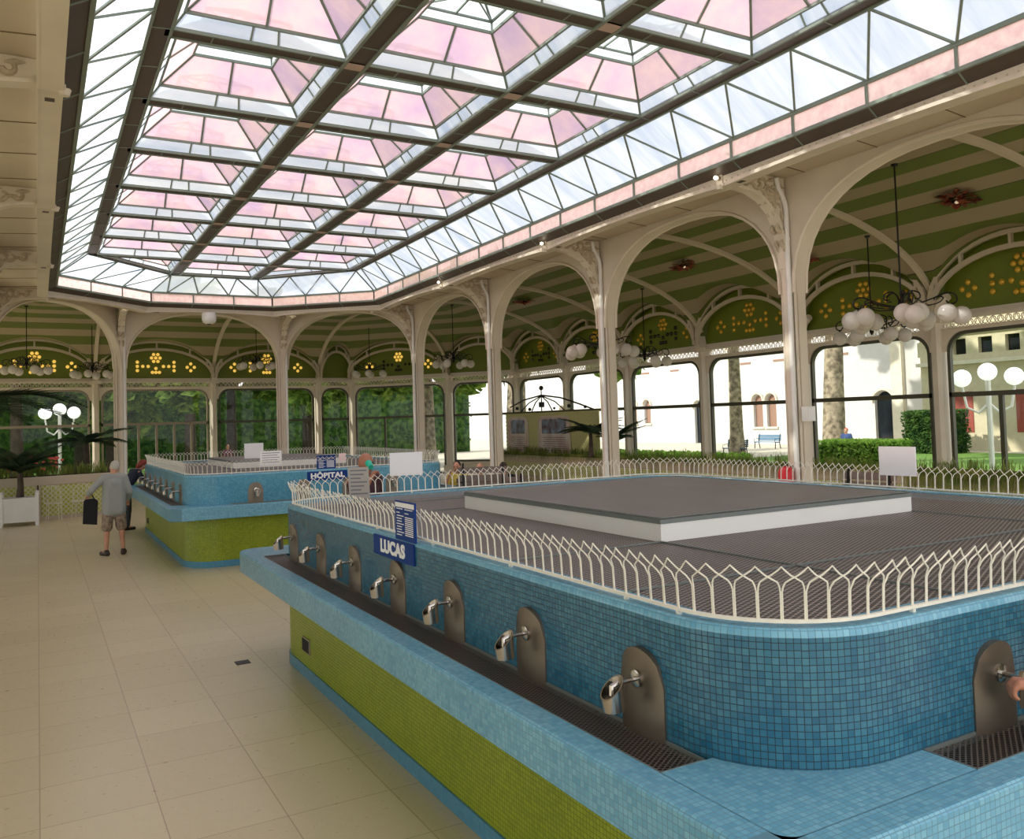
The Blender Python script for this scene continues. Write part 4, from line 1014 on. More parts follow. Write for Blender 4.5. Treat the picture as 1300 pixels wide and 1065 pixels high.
# left lattice planters (by the palm)
LPS = [((1.75, 25.42), (.02, 24.93)), ((-0.02, 24.93), (-2.6, 24.3))]
rn = random.Random(5)
for i, (a, b) in enumerate(LPS):
    M, w = seg_frame(b, a); M = M @ Matrix.Rotation(0, 4, 'Z')
    # inward normal of (b->a) points +y side; we want front to -y: use v negative
    c = M @ Vector((w / 2, 0, 0)); t = thing('planter_wall', ['lime and white lattice planter wall behind the man in the grey jacket', 'lime and white lattice planter wall behind the white palm box'][i], 'planter', c, 'lattice planter walls at the far left')
    m = MB(M); m.box(0, 0, 0, w, .5, .92); m.box(-.02, -.03, .90, w + .02, .53, 1.12); m.build('trough', cream2, t)
    m = MB(M); m.box(.06, -.012, .1, w - .06, 0, .88); m.build('front_panel', limepanel, t)
    m = MB(); lattice(m, M, .06, w - .06, .1, .88, .125, .014, -.022); m.build('lattice', latticem, t)
    m = MB(M); m.box(0.03, .0, 1.12, w - .03, .5, 1.14); m.build('earth', soil, t)
    m = MB()
    for q in range(int(w / .06)): blades(rn, m, M @ Vector((w * q / int(w / .06), rn.uniform(.0, .4), 1.12)), rn.uniform(.2, .4), 14, .1, .009)
    pl = tag(m.build('trailing_plants', grassm), ['bushy green plants on the planter wall behind the man in the grey jacket', 'bushy green plants on the planter wall behind the palm box'][i], 'plants', kind='stuff')
    m = MB()
    for q in range(70 if i == 1 else 25):
        p = M @ Vector((rn.uniform(0.1, w) if i == 1 else rn.uniform(0, .7), rn.uniform(0, .45), 1.3 + rn.uniform(-.05, .35))); m.sphere(p, rn.uniform(.02, .045), 6, 4, (1, 1, .7))
    tag(m.build('geranium_flowers', flowerm), ['red geranium blooms above the lattice wall beside the man in the grey jacket', 'coral geranium blooms above the planter behind the palm'][i], 'flowers', kind='stuff')

# white palm box
t = thing('planter_box', 'white slatted square planter box at the left edge with a palm', 'planter', (-.38, 24.1, 0)); m = MB()
x0, x1, y0, y1, h = -.78, -.02, 23.72, 24.42, .72
m.box(x0, y0, .1, x1, y1, .66); m.box(x0 - .02, y0 - .02, .62, x1 + .02, y1 + .02, .68); m.build('box_body', whitep, t)
m = MB()
for k in range(9): m.box(x0 + .07 + k * .075, y0 - .012, .13, x0 + .125 + k * .075, y0, .6)
for k in range(8): m.box(x1, y0 + .07 + k * .075, .13, x1 + .012, y0 + .125 + k * .075, .6)
m.build('slats', whitep, t)
for (x, y) in ((x0, y0), (x1, y0), (x0, y1), (x1, y1)):
    m = MB(); m.box(x - .04, y - .04, 0, x + .04, y + .04, .74); m.sphere((x, y, .77), .045, 8, 6); m.build('corner_post', whitep, t)
m = MB(); m.box(x0 + .02, y0 + .02, .6, x1 - .02, y1 - .02, .67); m.build('earth', soil, t)
def palm(name, lab, loc, h, fr, L, seed, lw=.018, up=.9, droop=.28, ll0=.32):
    rn = random.Random(seed); root = thing(name, lab, 'palm', loc); m = MB(); x, y, z = loc
    m.tube([(x, y, z), (x + .01, y, z + h * .5), (x, y, z + h)], [.09, .07, .06], 8); m.build('trunk', barkd, root, True)
    for k in range(fr):
        a = k * 2.4 + rn.uniform(-.3, .3); e = up * rn.uniform(.5, 1.25); m = MB(); l = L * rn.uniform(.8, 1.1); P = []
        for q in range(15):
            s_ = q / 14; r = l * s_ * cos(e * (1 - s_ * .9)); zz = z + h + l * (sin(e) * s_ - .55 * s_ * s_ * (1.2 - e * .4)); P.append(Vector((x + r * cos(a), y + r * sin(a), zz)))
        m.tube(P, [.014 - .0008 * q for q in range(15)], 4)
        for q in range(2, 15):
            d = (P[q] - P[q - 1]).normalized(); sd = d.cross(Vector((0, 0, 1))).normalized()
            for f in (0, .33, .66):
                b = P[q] - (P[q] - P[q - 1]) * f; ll = l * ll0 * sin(pi * (.12 + .85 * q / 14))
                for s_ in (-1, 1):
                    tip = b + (sd * s_ * .75 + d * .6 - Vector((0, 0, droop))) * ll; w = d * lw
                    m.add([b - w, b + w, (b + tip) / 2 + w * .9 + Vector((0, 0, .02)), (b + tip) / 2 - w * .9 + Vector((0, 0, .02)), tip], [(0, 1, 2, 3), (3, 2, 4)])
        m.build('frond', palmm, root)
    return root
palm('potted_palm', 'tall dark palm growing in the white slatted planter box', (-.38, 24.1, .66), .6, 14, 1.1, 4, .016, 1.25)
palm('hanging_palm', 'large dark palm with long fronds reaching in from the upper left', (-1.35, 20.6, 0), 2.75, 16, 2.3, 9, .022, .8, -.12, .36)
palm('potted_palm', 'dark spiky palm standing in front of the poster screen', (16.0, 23.2, .9), .8, 16, 1.15, 14, .016)
palm('potted_palm', 'thin upright palm before the window right of the poster screen', (16.0, 21.9, .9), .5, 16, 1.0, 15, .014, 1.35)
palm('potted_palm', 'small dark palm behind the man in the grey jacket', (1.2, 26.6, 1.0), .9, 10, 1.2, 21)

def wire_chair(lab, loc, rz):
    r = thing('wire_chair', lab, 'chair', (0, 0, 0), 'white wire chairs by the lattice'); m = MB(); m.tube([(.2 * cos(a), .2 * sin(a), .45) for a in [2 * pi * k / 16 for k in range(16)]], .008, 5, closed=True)
    for k in range(7): m.bar((-.18 + k * .06, -.2 + .0 * k, .45), (-.18 + k * .06, .2, .45), .005)
    m.build('seat', railw, r)
    for a in (.8, 2.3, 3.9, 5.5): m = MB(); m.tube([(.19 * cos(a), .19 * sin(a), .45), (.22 * cos(a), .22 * sin(a), 0)], .008, 5); m.build('leg', railw, r)
    m = MB(); m.tube([(-.19, .1, .45), (-.2, .2, .75), (-.1, .24, .88), (.1, .24, .88), (.2, .2, .75), (.19, .1, .45)], .008, 5)
    for x in (-.1, 0, .1): m.tube([(x, .18, .45), (x, .24, .87)], .005, 4)
    m.build('backrest', railw, r); r.location = loc; r.rotation_euler.z = rz
wire_chair('white wire chair in front of the lattice, nearer the palm box', (.35, 24.55, 0), .2); wire_chair('white wire chair in front of the lattice, nearer the person in grey', (.95, 24.75, 0), -.3)
# poster screen
t = thing('poster_screen', 'pale green lattice screen with ironwork crest and two arched posters', 'screen', (16.85, 27.2, 0)); M, w = seg_frame((16.85, 23.9), (16.85, 30.5)); m = MB(M)
m.box(0, -.03, .3, w, .0, 2.48); m.build('screen_panel', pbr('screen_green', srgb(214, 210, 132), .6), t)
m = MB(); lattice(m, M, 0, w, .85, 2.46, .16, .016, .012); m.build('lattice', pbr('screen_lattice', srgb(222, 220, 170), .6), t)
m = MB(M); m.box(0, -.05, 2.46, w, .04, 2.52); m.build('top_rail', framedark, t)
m = MB(M)
c = 3.75
m.tube([(.3, 0, 2.5), (1.2, 0, 2.72), (2.4, 0, 2.98), (c, 0, 3.12), (5.1, 0, 2.98), (6.2, 0, 2.72)], .03, 6)
for dx in (-1.6, -.75, 0, .75, 1.6): m.tube([(c, 0, 3.1), (c + dx * .6, 0, 2.85), (c + dx, 0, 2.52)], .024, 5)
m.tube([(c, 0, 3.05), (c, 0, 3.35)], .02, 6)
for (u, z, r) in ((c, 3.4, .09), (c - 1.9, 2.66, .07), (c - .9, 2.6, .05), (c + .9, 2.6, .07), (c + 1.9, 2.66, .07), (.8, 2.6, .06)): m.sphere((u, 0, z), r, 8, 6)
m.tube([(c, 0, 2.95), (c, 0, 2.85)], .012, 5); m.box(c - .08, -.08, 2.66, c + .08, .08, 2.86); m.build('iron_crest', iron, t, True)
for i, (a, b) in enumerate(((1.75, 3.95), (4.75, 6.35))):
    m = MB(M); r = .3; z0, z1 = .9, 2.3
    def arch(a, b, z0, z1, r): return [(a, z0)] + [(a + r - r * cos(q), z1 - r + r * sin(q)) for q in [pi / 2 * k / 5 for k in range(6)]] + [(b - r + r * sin(q), z1 - r + r * cos(q)) for q in [pi / 2 * k / 5 for k in range(6)]] + [(b, z0)]
    m.prism(arch(a, b, z0, z1, r), .03, .05, 'xz'); ps = m.build('poster', posterpaper, t, label=['wide arched poster', 'narrow arched poster'][i])
    m = MB(M); pp = arch(a, b, z0, z1, r)
    for p, q in zip(pp, pp[1:]): m.bar((p[0], .05, p[1]), (q[0], .05, q[1]), .06, .04, (0, 1, 0))
    m.build('poster_frame', cream, ps)
    m = MB(M); m.prism(arch(a + .25, b - .25, 1.65, z1 - .1, .12), .05, .055, 'xz'); m.build('poster_picture', postersky, ps)
    m = MB(M)
    for k in range(7): m.box(a + .3, .05, 1.02 + k * .08, b - .3 - .1 * (k % 2), .054, 1.04 + k * .08)
    m.build('poster_text', greyink, ps)

# ---------------------------------------------------------------- benches inside
def bench(lab, loc, rz, mat, L=1.2, name='slatted_bench', zs=1.0):
    root = thing(name, lab, 'bench', (0, 0, 0)); m = MB()
    for k in range(4): m.box(-L / 2, -.2 + k * .11, .43, L / 2, -.12 + k * .11, .46)
    m.build('seat', mat, root); m = MB()
    for k in range(4): m.box(-L / 2, .235 + k * .012, .52 + k * .1, L / 2, .255 + k * .012, .6 + k * .1)
    m.build('backrest', mat, root)
    for s_ in (-1, 1):
        m = MB(); x = s_ * (L / 2 - .1); m.bar((x, -.2, 0), (x, -.15, .43), .04); m.bar((x, .3, 0), (x, .2, .43), .04); m.bar((x, .2, .43), (x, .3, .95), .04); m.bar((x, -.2, .42), (x, .22, .42), .04); m.tube([(x, -.2, .43), (x, -.22, .62), (x, .0, .66), (x, .24, .66)], .015, 5); m.build('leg_frame', iron, root)
    root.location = loc; root.rotation_euler.z = rz; root.scale.z = zs; return root

# ---------------------------------------------------------------- people
def remeshed(parts, name, mat, parent, voxel, smooth_it=4):
    m = MB()
    for p in parts: p(m)
    me = bpy.data.meshes.new(name); me.from_pydata([tuple(v) for v in m.v], [], m.f); me.update()
    ob = bpy.data.objects.new(name, me); COL.objects.link(ob)
    md = ob.modifiers.new('r', 'REMESH'); md.mode = 'VOXEL'; md.voxel_size = voxel
    if smooth_it: s_ = ob.modifiers.new('s', 'SMOOTH'); s_.factor = .5; s_.iterations = smooth_it
    dg = bpy.context.evaluated_depsgraph_get(); me2 = bpy.data.meshes.new_from_object(ob.evaluated_get(dg))
    bpy.data.objects.remove(ob); me2.materials.clear(); me2.materials.append(mat); me2.polygons.foreach_set('use_smooth', [True] * len(me2.polygons))
    o = bpy.data.objects.new(name, me2); COL.objects.link(o); o.parent = parent; ORG[o.as_pointer()] = Vector(); return o
def cap(a, b, r0, r1):
    a = Vector(a); b = Vector(b)
    def f(m):
        n = 6; d = b - a; pts = [a + d * k / n for k in range(n + 1)]
        m.tube(pts, [r0 + (r1 - r0) * k / n for k in range(n + 1)], 10); m.sphere(a, r0, 10, 8); m.sphere(b, r1, 10, 8)
    return f
def ell(c, r, sc, R=None): return lambda m: m.sphere(c, r, 14, 10, sc, R)
def person(label, loc, rz, H=1.72, pose=None, outfit=None, voxel=.014, hair=None, fine=False):
    J = dict(pelvis=(0, 0, .95), waist=(0, 0, 1.1), chest=(0, 0, 1.32), neck=(0, .0, 1.5), head=(0, .02, 1.635),
             hipL=(-.09, 0, .93), hipR=(.09, 0, .93), kneeL=(-.1, .02, .5), kneeR=(.1, .02, .5), ankL=(-.11, -.02, .09), ankR=(.11, -.02, .09), toeL=(-.12, .15, .035), toeR=(.12, .15, .035),
             shL=(-.18, 0, 1.43), shR=(.18, 0, 1.43), elL=(-.24, -.03, 1.13), elR=(.24, -.03, 1.13), wrL=(-.25, .06, .88), wrR=(.25, .06, .88))
    J.update(pose or {}); k = H / 1.75; J = {a: Vector(v) * k for a, v in J.items() if isinstance(v, tuple)}; S = lambda v: v * k
    root = thing('person', label, 'person', (0, 0, 0)); B = []
    up = (J['head'] - J['neck']).normalized(); fwd = Vector(pose.get('face', (0, 1, 0))) if pose else Vector((0, 1, 0)); fwd = (fwd - up * fwd.dot(up)).normalized(); rt = fwd.cross(up)
    HR = Matrix((rt, fwd, up)).transposed()
    hd = J['head']
    B += [ell(hd, S(.1), (.76, .95, 1.16), HR), ell(hd + up * S(-.07) + fwd * S(.03), S(.07), (.85, .9, .9), HR), cap(J['neck'] - up * S(.06), hd - up * S(.06), S(.055), S(.05)),
          ell(hd + fwd * S(.1) - up * S(.012), S(.016), (.8, 1.3, 1.5), HR)]
    for s_ in (-1, 1): B.append(ell(hd + rt * s_ * S(.078) - up * S(.005), S(.026), (.4, .8, 1.2), HR))
    ax = (J['shR'] - J['shL']).normalized()
    for s_ in (-1, 1): o_ = ax * S(.055) * s_; B += [cap(J['pelvis'] + o_, J['waist'] + o_ * .8, S(.105), S(.09)), cap(J['waist'] + o_ * .8, J['chest'] + o_, S(.09), S(.105))]
    B += [cap(J['waist'], J['chest'], S(.1), S(.11)), cap(J['shL'], J['shR'], S(.07), S(.07)), cap(J['chest'], J['neck'], S(.12), S(.06))]
    B += [cap(J['hipL'], J['hipR'], S(.1), S(.1))]
    for s_ in 'LR':
        B += [cap(J['hip' + s_], J['knee' + s_], S(.085), S(.055)), cap(J['knee' + s_], J['ank' + s_], S(.056), S(.036)), ell(J['knee' + s_] * .72 + J['ank' + s_] * .28 + Vector((0, -.012, 0)), S(.055), (.95, 1, 1.9)),
              cap(J['ank' + s_], J['toe' + s_], S(.038), S(.028)), cap(J['sh' + s_], J['el' + s_], S(.052), S(.04)), cap(J['el' + s_], J['wr' + s_], S(.041), S(.027))]
        w = J['wr' + s_]; d = (w - J['el' + s_]).normalized(); hz = Vector((0, 0, 1)); sd = d.cross(hz)
        if sd.length < .3: sd = Vector((0, 1, 0))
        sd.normalize(); palm_ = w + d * S(.075); dn = sd.cross(d).normalized()
        if dn.z > 0: dn = -dn
        hands = pose.get('grip' + s_) if pose else None
        B += [cap(w, palm_ - sd * S(.018), S(.026), S(.02)), cap(w, palm_ + sd * S(.018), S(.026), S(.02))]
        for q, ln in zip((-1.5, -.5, .5, 1.5), (.9, 1, .95, .78)):
            b = palm_ + sd * S(.019) * q; f1_ = b + (d * (.6 if hands else .95) + dn * .5) * S(.038 * ln); f2_ = f1_ + (d * (-.1 if hands else .6) + dn * .9) * S(.032 * ln); f3_ = f2_ + (d * (-.8 if hands else .2) + dn * .5) * S(.022 * ln)
            B += [cap(b, f1_, S(.0105), S(.0095)), cap(f1_, f2_, S(.0095), S(.009)), cap(f2_, f3_, S(.009), S(.008))]
        t0 = w + d * S(.025) + sd * S(.03 if s_ == 'L' else -.03); t1 = t0 + (d * .7 + sd * (.6 if s_ == 'L' else -.6) + dn * .2) * S(.04); t2 = t1 + (d * .8 + dn * .5) * S(.032)
        B += [cap(t0, t1, S(.014), S(.011)), cap(t1, t2, S(.011), S(.009))]
    body = remeshed(B, 'body', outfit.get('skin', skin), root, voxel, 2 if fine else 3)
    # eyes and mouth
    m = MB()
    for s_ in (-1, 1): m.sphere(hd + rt * s_ * S(.032) + fwd * S(.084) + up * S(.018), S(.011), 8, 6)
    m.build('eyes', pbr('eye', srgb(60, 45, 40), .3) if 'eye' not in bpy.data.materials else bpy.data.materials['eye'], root, True)
    m = MB(); m.tube([hd + rt * S(-.022) + fwd * S(.084) - up * S(.052), hd + fwd * S(.092) - up * S(.054), hd + rt * S(.022) + fwd * S(.084) - up * S(.052)], S(.005), 5)
    m.build('mouth', pbr('lips', srgb(168, 96, 88), .5) if 'lips' not in bpy.data.materials else bpy.data.materials['lips'], root, True)
    v2 = voxel
    def legs(frac, e, mat, nm):
        P = [cap(J['pelvis'] + Vector((0, 0, S(.03))), J['pelvis'] - Vector((0, 0, S(.06))), S(.125), S(.12)), cap(J['hipL'], J['hipR'], S(.12), S(.12))]
        for s_ in 'LR':
            h, kn, an = J['hip' + s_], J['knee' + s_], J['ank' + s_]
            if frac <= 1: P.append(cap(h, h + (kn - h) * frac, S(.105), S(.1)))
            else: P += [cap(h, kn, S(.1), S(.085)), cap(kn, kn + (an - kn) * (frac - 1), S(.085), S(.075))]
        remeshed(P, nm, mat, root, v2)
    if 'shorts' in outfit: legs(.95, 0, outfit['shorts'], 'shorts')
    if 'trousers' in outfit: legs(1.9, 0, outfit['trousers'], 'trousers')
    tm, sl, hem = outfit['top']
    lo_ = J['pelvis'] + (J['waist'] - J['pelvis']) * (-hem); big = hem > .5; P = []
    for s_ in (-1, 0, 1): o_ = ax * S(.085 if big else .06) * s_; P += [cap(lo_ + o_, J['waist'] + o_, S(.13 if big else .115), S(.125 if big else .105)), cap(J['waist'] + o_, J['chest'] + o_ * .9, S(.125 if big else .105), S(.12))]
    P += [cap(J['waist'], J['chest'], S(.11), S(.12)), cap(J['shL'] * .96 + J['shR'] * .04, J['shR'] * .96 + J['shL'] * .04, S(.083), S(.083)), cap(J['chest'], J['chest'] * .25 + J['neck'] * .75, S(.135), S(.075))]
    for s_ in 'LR':
        a, b, c = J['sh' + s_], J['el' + s_], J['wr' + s_]
        if sl <= 1: P.append(cap(a, a + (b - a) * sl, S(.066), S(.06)))
        else: P += [cap(a, b, S(.07), S(.06)), cap(b, b + (c - b) * (sl - 1), S(.06), S(.047))]
    remeshed(P, outfit.get('topname', 'shirt'), tm, root, v2)
    sm = outfit.get('shoes')
    if sm:
        for s_ in 'LR':
            a, t_ = J['ank' + s_], J['toe' + s_]; h = a + (a - t_) * .3; h.z = t_.z
            remeshed([cap(h, t_, S(.043), S(.042)), cap(a - Vector((0, 0, S(.01))), h, S(.046), S(.042))], 'shoe', sm, root, .012)
    if hair:
        hm, kind = hair
        P = [ell(hd + up * S(.03) - fwd * S(.022), S(.108), (.82, .92, 1.0), HR)]
        if kind == 'long': P += [ell(hd - up * S(.05) - fwd * S(.05), S(.09), (1, .7, 1.2), HR)]
        if kind == 'short': P = [ell(hd + up * S(.022) - fwd * S(.03), S(.106), (.8, .9, 1.0), HR)]
        remeshed(P, 'hair', hm, root, .012)
    root.location = loc; root.rotation_euler.z = rz; return root
jacket = pbr('grey_jacket', srgb(158, 160, 156), .8, bump=.3, bs=12); plaid = pbr('plaid_shorts', srgb(170, 150, 130), .8, c2=srgb(110, 92, 82), vs=16); greyhair = pbr('grey_hair', srgb(190, 184, 172), .8); redhair = pbr('red_hair', srgb(128, 46, 32), .7); darkhair = pbr('dark_hair', srgb(34, 28, 26), .7)
navy = pbr('navy_cloth', srgb(30, 34, 52), .8); darkjean = pbr('dark_jeans', srgb(58, 60, 72), .8); brownshoe = pbr('brown_leather', srgb(52, 36, 30), .5); beige = pbr('beige_cloth', srgb(196, 180, 148), .8); yellow = pbr('yellow_cloth', srgb(226, 206, 96), .8); skin2 = pbr('tanned_skin', srgb(176, 118, 92), .5)
person('elderly person seen from behind in grey jacket and checked shorts with a black bag', (1.2, 16.95, 0), 0.1, 1.70,
       dict(head=(.03, .10, 1.615), neck=(0, .03, 1.49), elL=(-.38, -.02, 1.22), wrL=(-.41, .16, 1.13), elR=(.27, -.02, 1.16), wrR=(.28, .16, 1.0), kneeL=(-.12, .02, .5), kneeR=(.13, .03, .5), ankL=(-.14, -.02, .09), ankR=(.15, -.02, .09), toeL=(-.2, .12, .035), toeR=(.2, .13, .035), gripL=True, face=(.0, 1, -.3)),
       dict(top=(jacket, 1.9, .85), topname='jacket', shorts=plaid, shoes=brownshoe), hair=(greyhair, 'short'))
# bag carried by the elderly person
t = thing('shoulder_bag', 'black cloth bag hanging from the hand of the person in the grey jacket', 'bag', (.80, 17.1, .5)); m = MB(); m.prism([(.70, .58), (.93, .55), (.95, .98), (.9, 1.02), (.76, 1.02), (.72, .98)], 17.08, 17.2, 'xz'); m.build('bag_body', black, t)
m = MB(); m.tube([(.75, 17.14, 1.0), (.76, 17.14, 1.1), (.80, 17.14, 1.16), (.85, 17.14, 1.1), (.9, 17.14, 1.0)], .012, 5); m.build('strap', black, t)
person('red haired person in dark clothes leaning over the basin of the far fountain', (1.72, 21.0, 0), -1.25, 1.66,
       dict(waist=(0, .06, 1.08), chest=(0, .2, 1.26), neck=(0, .31, 1.41), head=(0, .42, 1.51), shL=(-.17, .24, 1.36), shR=(.17, .24, 1.36), elL=(-.22, .36, 1.15), elR=(.22, .36, 1.15), wrL=(-.12, .58, 1.17), wrR=(.12, .58, 1.17), face=(0, 1, -.8)),
       dict(top=(navy, .7, .2), trousers=darkjean, shoes=brownshoe), hair=(redhair, 'long'))
bm = person('bald person behind the near fountain raising a turquoise cup to the mouth', (3.44, 9.8, 0), pi + .35, 1.88,
       dict(elR=(.26, .16, 1.2), wrR=(.07, .2, 1.48), gripR=True, face=(0, 1, 0)), dict(top=(pbr('dark_red_shirt', srgb(70, 40, 48), .8), .4, .3), trousers=darkjean, shoes=brownshoe, skin=skin2))
m = MB(); t = thing('drinking_cup', 'turquoise plastic cup held at the mouth of the bald person', 'cup', (3.45, 9.62, 1.76)); m.lathe([(0, 0), (.035, 0), (.043, .1), (.038, .1), (.032, .01), (0, .01)], (3.455, 9.615, 1.71), 14, Matrix.Rotation(radians(-60), 3, 'X')); m.build('cup_body', pbr('turquoise_plastic', srgb(40, 190, 160), .3), t, True)
sit = dict(kneeL=(-.12, .42, .93), kneeR=(.12, .42, .93), ankL=(-.12, .45, .52), ankR=(.12, .45, .52), toeL=(-.12, .6, .46), toeR=(.12, .6, .46), wrL=(-.15, .3, 1.0), wrR=(.15, .3, 1.0), elL=(-.22, .05, 1.15), elR=(.22, .05, 1.15))
def seated(label, loc, rz, outfit, hair, H=1.7, extra=None):
    d = dict(sit); d.update(extra or {}); o = person(label, loc, rz, H, d, outfit, hair=hair); o.location.z = -.34; return o
seated('seated person in a yellow top holding a hand to the face', (7.88, 16.5, 0), 2.4, dict(top=(yellow, .6, .3), trousers=beige, shoes=brownshoe), (darkhair, 'short'), extra=dict(elR=(.25, .15, 1.2), wrR=(.12, .16, 1.48)))
bench('cream slatted bench under the person in the yellow top', (7.93, 16.6, 0), 2.4 + pi, railw, 1.3, zs=1.2)
seated('seated bald person hidden behind the grey bench back', (7.85, 15.37, 0), -.5, dict(top=(beige, 1.9, .3), trousers=beige, shoes=brownshoe), None)
seated('seated person with a dark back and brown hair right of the grey bench back', (8.27, 15.14, 0), -.5, dict(top=(black, 1.9, .4), trousers=darkjean, shoes=brownshoe), (pbr('brown_hair', srgb(64, 40, 32), .7), 'short'))
bench('grey wooden bench with its back turned, behind the near fountain', (7.22, 14.0, 0), 2.7 - pi, greywood, .95, zs=1.5)
bench('brown slatted bench right of the nearest column', (10.3, 8.25, 0), pi / 2 + pi, greywood, .9, zs=1.45)
bench('grey slatted bench under the two seated people', (8.05, 15.26, 0), -.5 + pi, greywood, 1.4, zs=1.2)
# hand at the right edge
person('person at the front tap of the near fountain, only one hand in the photo', (3.70, 1.51, 0), .35, 1.70,
       dict(waist=(0, .02, 1.1), chest=(0, .08, 1.31), neck=(0, .12, 1.48), head=(0, .19, 1.6), elL=(-.3, .22, 1.21), wrL=(-.452, .452, 1.25), gripL=True, gripR=True, shL=(-.18, .08, 1.42), shR=(.18, .08, 1.42), elR=(.3, .1, 1.15), wrR=(.22, .36, 1.1), face=(-.3, 1, -.4)),
       dict(top=(beige, .7, .3), trousers=darkjean, shoes=brownshoe, skin=skin2), voxel=.008, hair=(darkhair, 'short'), fine=True)

# red objects
t = thing('fire_extinguisher', 'round red extinguisher at the foot of the nearest column', 'extinguisher', (11.15, 10.4, .85)); m = MB(); m.lathe([(0, .72), (.1, .72), (.13, .78), (.13, 1.2), (.09, 1.28), (.03, 1.3), (0, 1.3)], (11.08, 10.28, 0), 14); m.build('cylinder_body', rug, t, True)
m = MB(); m.tube([(11.08, 10.28, 1.29), (11.08, 10.28, 1.36), (11.0, 10.2, 1.36)], .015, 6); m.build('valve', iron, t, True)
m = MB(); m.box(11.0, 10.26, .7, 11.24, 10.3, .74); m.box(11.19, 10.26, .7, 11.24, 10.3, 1.3); m.build('holder', iron, t)

# ---------------------------------------------------------------- outdoors
def crown_mesh(n, leaf, seed, sc=(1, 1, .8)):
    rn = random.Random(seed); m = MB(); cl = [(Vector((rn.gauss(0, .5), rn.gauss(0, .5), rn.gauss(0, .42))), rn.uniform(.25, .45)) for _ in range(16)]
    for _ in range(n):
        c, r = rn.choice(cl); d = Vector((rn.gauss(0, 1), rn.gauss(0, 1), rn.gauss(0, 1))).normalized() * r * rn.uniform(.5, 1.05); p = c + d; p = Vector((p.x * sc[0], p.y * sc[1], p.z * sc[2]))
        u = Vector((rn.gauss(0, 1), rn.gauss(0, 1), rn.gauss(0, .6))).normalized() * leaf; v = u.orthogonal().normalized() * leaf * .6
        m.add([p - u, p + v, p + u, p - v], [(0, 1, 2, 3)])
    return m
def tree(lab, loc, h, tr, cr, cz, mat, bm_, seed, n=2600, lean=(0, 0), group='trees outside the glass walls', low=False):
    t = thing('tree', lab, 'tree', (loc[0], loc[1], -.21), group); rn = random.Random(seed); x, y = loc; P = []
    for k in range(9): s_ = k / 8; P.append((x + lean[0] * s_ + rn.uniform(-.05, .05) * tr, y + lean[1] * s_, -.21 + (h + .21) * s_))
    m = MB(); m.tube(P, [tr * (1.25 if k == 0 else 1 - .45 * k / 8) for k in range(9)], 12)
    for k in range(5):
        a = k * 1.3; b = Vector(P[6]); m.tube([b, b + Vector((cos(a) * cr * .25, sin(a) * cr * .25, h * .18)), b + Vector((cos(a) * cr * .6, sin(a) * cr * .6, h * .3))], [tr * .45, tr * .3, tr * .12], 6)
    m.build('trunk', bm_, t, True)
    c = crown_mesh(n, .13 if cr > 3 else .09, seed + 50); m = MB()
    m.v = [Vector((x + lean[0] + p.x * cr, y + lean[1] + p.y * cr, cz + p.z * cr)) for p in c.v]; m.f = c.f
    m.build('foliage', mat, t)
    return t
tree('mottled plane tree trunk outside the window right of the nearest column', (30.2, 25.3), 9, .52, 4.2, 9.5, leafA, bark, 1, 3600, (1.2, .5))
tree('thick plane tree seen through the window left of the third column', (22.5, 39.5), 8, .62, 4.4, 7.6, leafA, bark, 2, 3400)
tree('plane tree with a bright trunk outside the rear corner door', (19.6, 45), 8, .55, 4.2, 7.2, leafA, bark, 3, 3400)
tree('plane tree casting shade on the white building, right of the arched door', (34, 17), 10, .45, 5, 10.5, leafA, barkd, 4, 2600)
tree('plane tree casting shade on the white building, left of the arched door', (34, 35), 11, .4, 5, 11.5, leafA, bark, 5, 1600)
bx_ = [(-9, 44), (-4.5, 47), (-.8, 43.5), (3.2, 46.5), (6.4, 43), (9.2, 47.5), (12.5, 44.5), (2, 52), (8, 54), (-6, 54)]
tl = ['at the far left edge', 'left of the street lamp', 'behind the street lamp', 'behind the glass doors, left', 'behind the glass doors, right', 'behind the far fountain boards', 'behind the far right fountain corner', 'deep behind the glass doors', 'deep behind the far fountain', 'deep behind the palm']
for i, (x, y) in enumerate(bx_):
    tree('leafy tree outside the rear glass wall, ' + tl[i], (x, y), 7.5, .3, 3.6, 5.6 + (i % 3) * .7, [leafA, leafA, leafD][i % 3], barkd, 10 + i, 2600)
def hedge(lab, x0, y0, x1, y1, h, mat, seed, n=2500, leaf=.07, z0=-.2):
    t = thing('hedge', lab, 'hedge', ((x0 + x1) / 2, (y0 + y1) / 2, z0), 'clipped hedges outside'); rn = random.Random(seed); m = MB()
    m.box(x0 + .12, y0 + .12, z0, x1 - .12, y1 - .12, h - .12); m.build('inner_twigs', leafD, t); m = MB()
    for _ in range(n):
        f = rn.random(); x = rn.uniform(x0, x1); y = rn.uniform(y0, y1); z = rn.uniform(z0, h)
        if f < .4: x = x0 + rn.uniform(-.04, .08)
        elif f < .7: z = h + rn.uniform(-.08, .05)
        elif f < .9: y = y0 + rn.uniform(-.04, .08)
        u = Vector((rn.gauss(0, 1), rn.gauss(0, 1), rn.gauss(0, 1))).normalized() * leaf; v = u.orthogonal().normalized() * leaf * .6; p = Vector((x, y, z)); m.add([p - u, p + v, p + u, p - v], [(0, 1, 2, 3)])
    m.build('foliage', mat, t)
hedge('bright clipped hedge outside the window right of the nearest column', 23.5, 17.7, 24.9, 20.6, 1.15, leafB, 1, 5000)
hedge('dark rounded bushes beside the arched door of the white building', 40, 26.5, 42, 29.0, 2.0, leafD, 2, 3500, .1)
hedge('low dark hedge outside the windows left of the nearest column', 21, 22, 22, 33, .75, leafB, 3, 6000, .08)
hedge('tall dark hedge closing the view behind the rear trees', -24, 60, 30, 62, 5, leafD, 4, 16000, .17)
hedge('dark hedge wall outside at the left rear', -24, 38, -22, 60, 6, leafD, 6, 4000, .3)

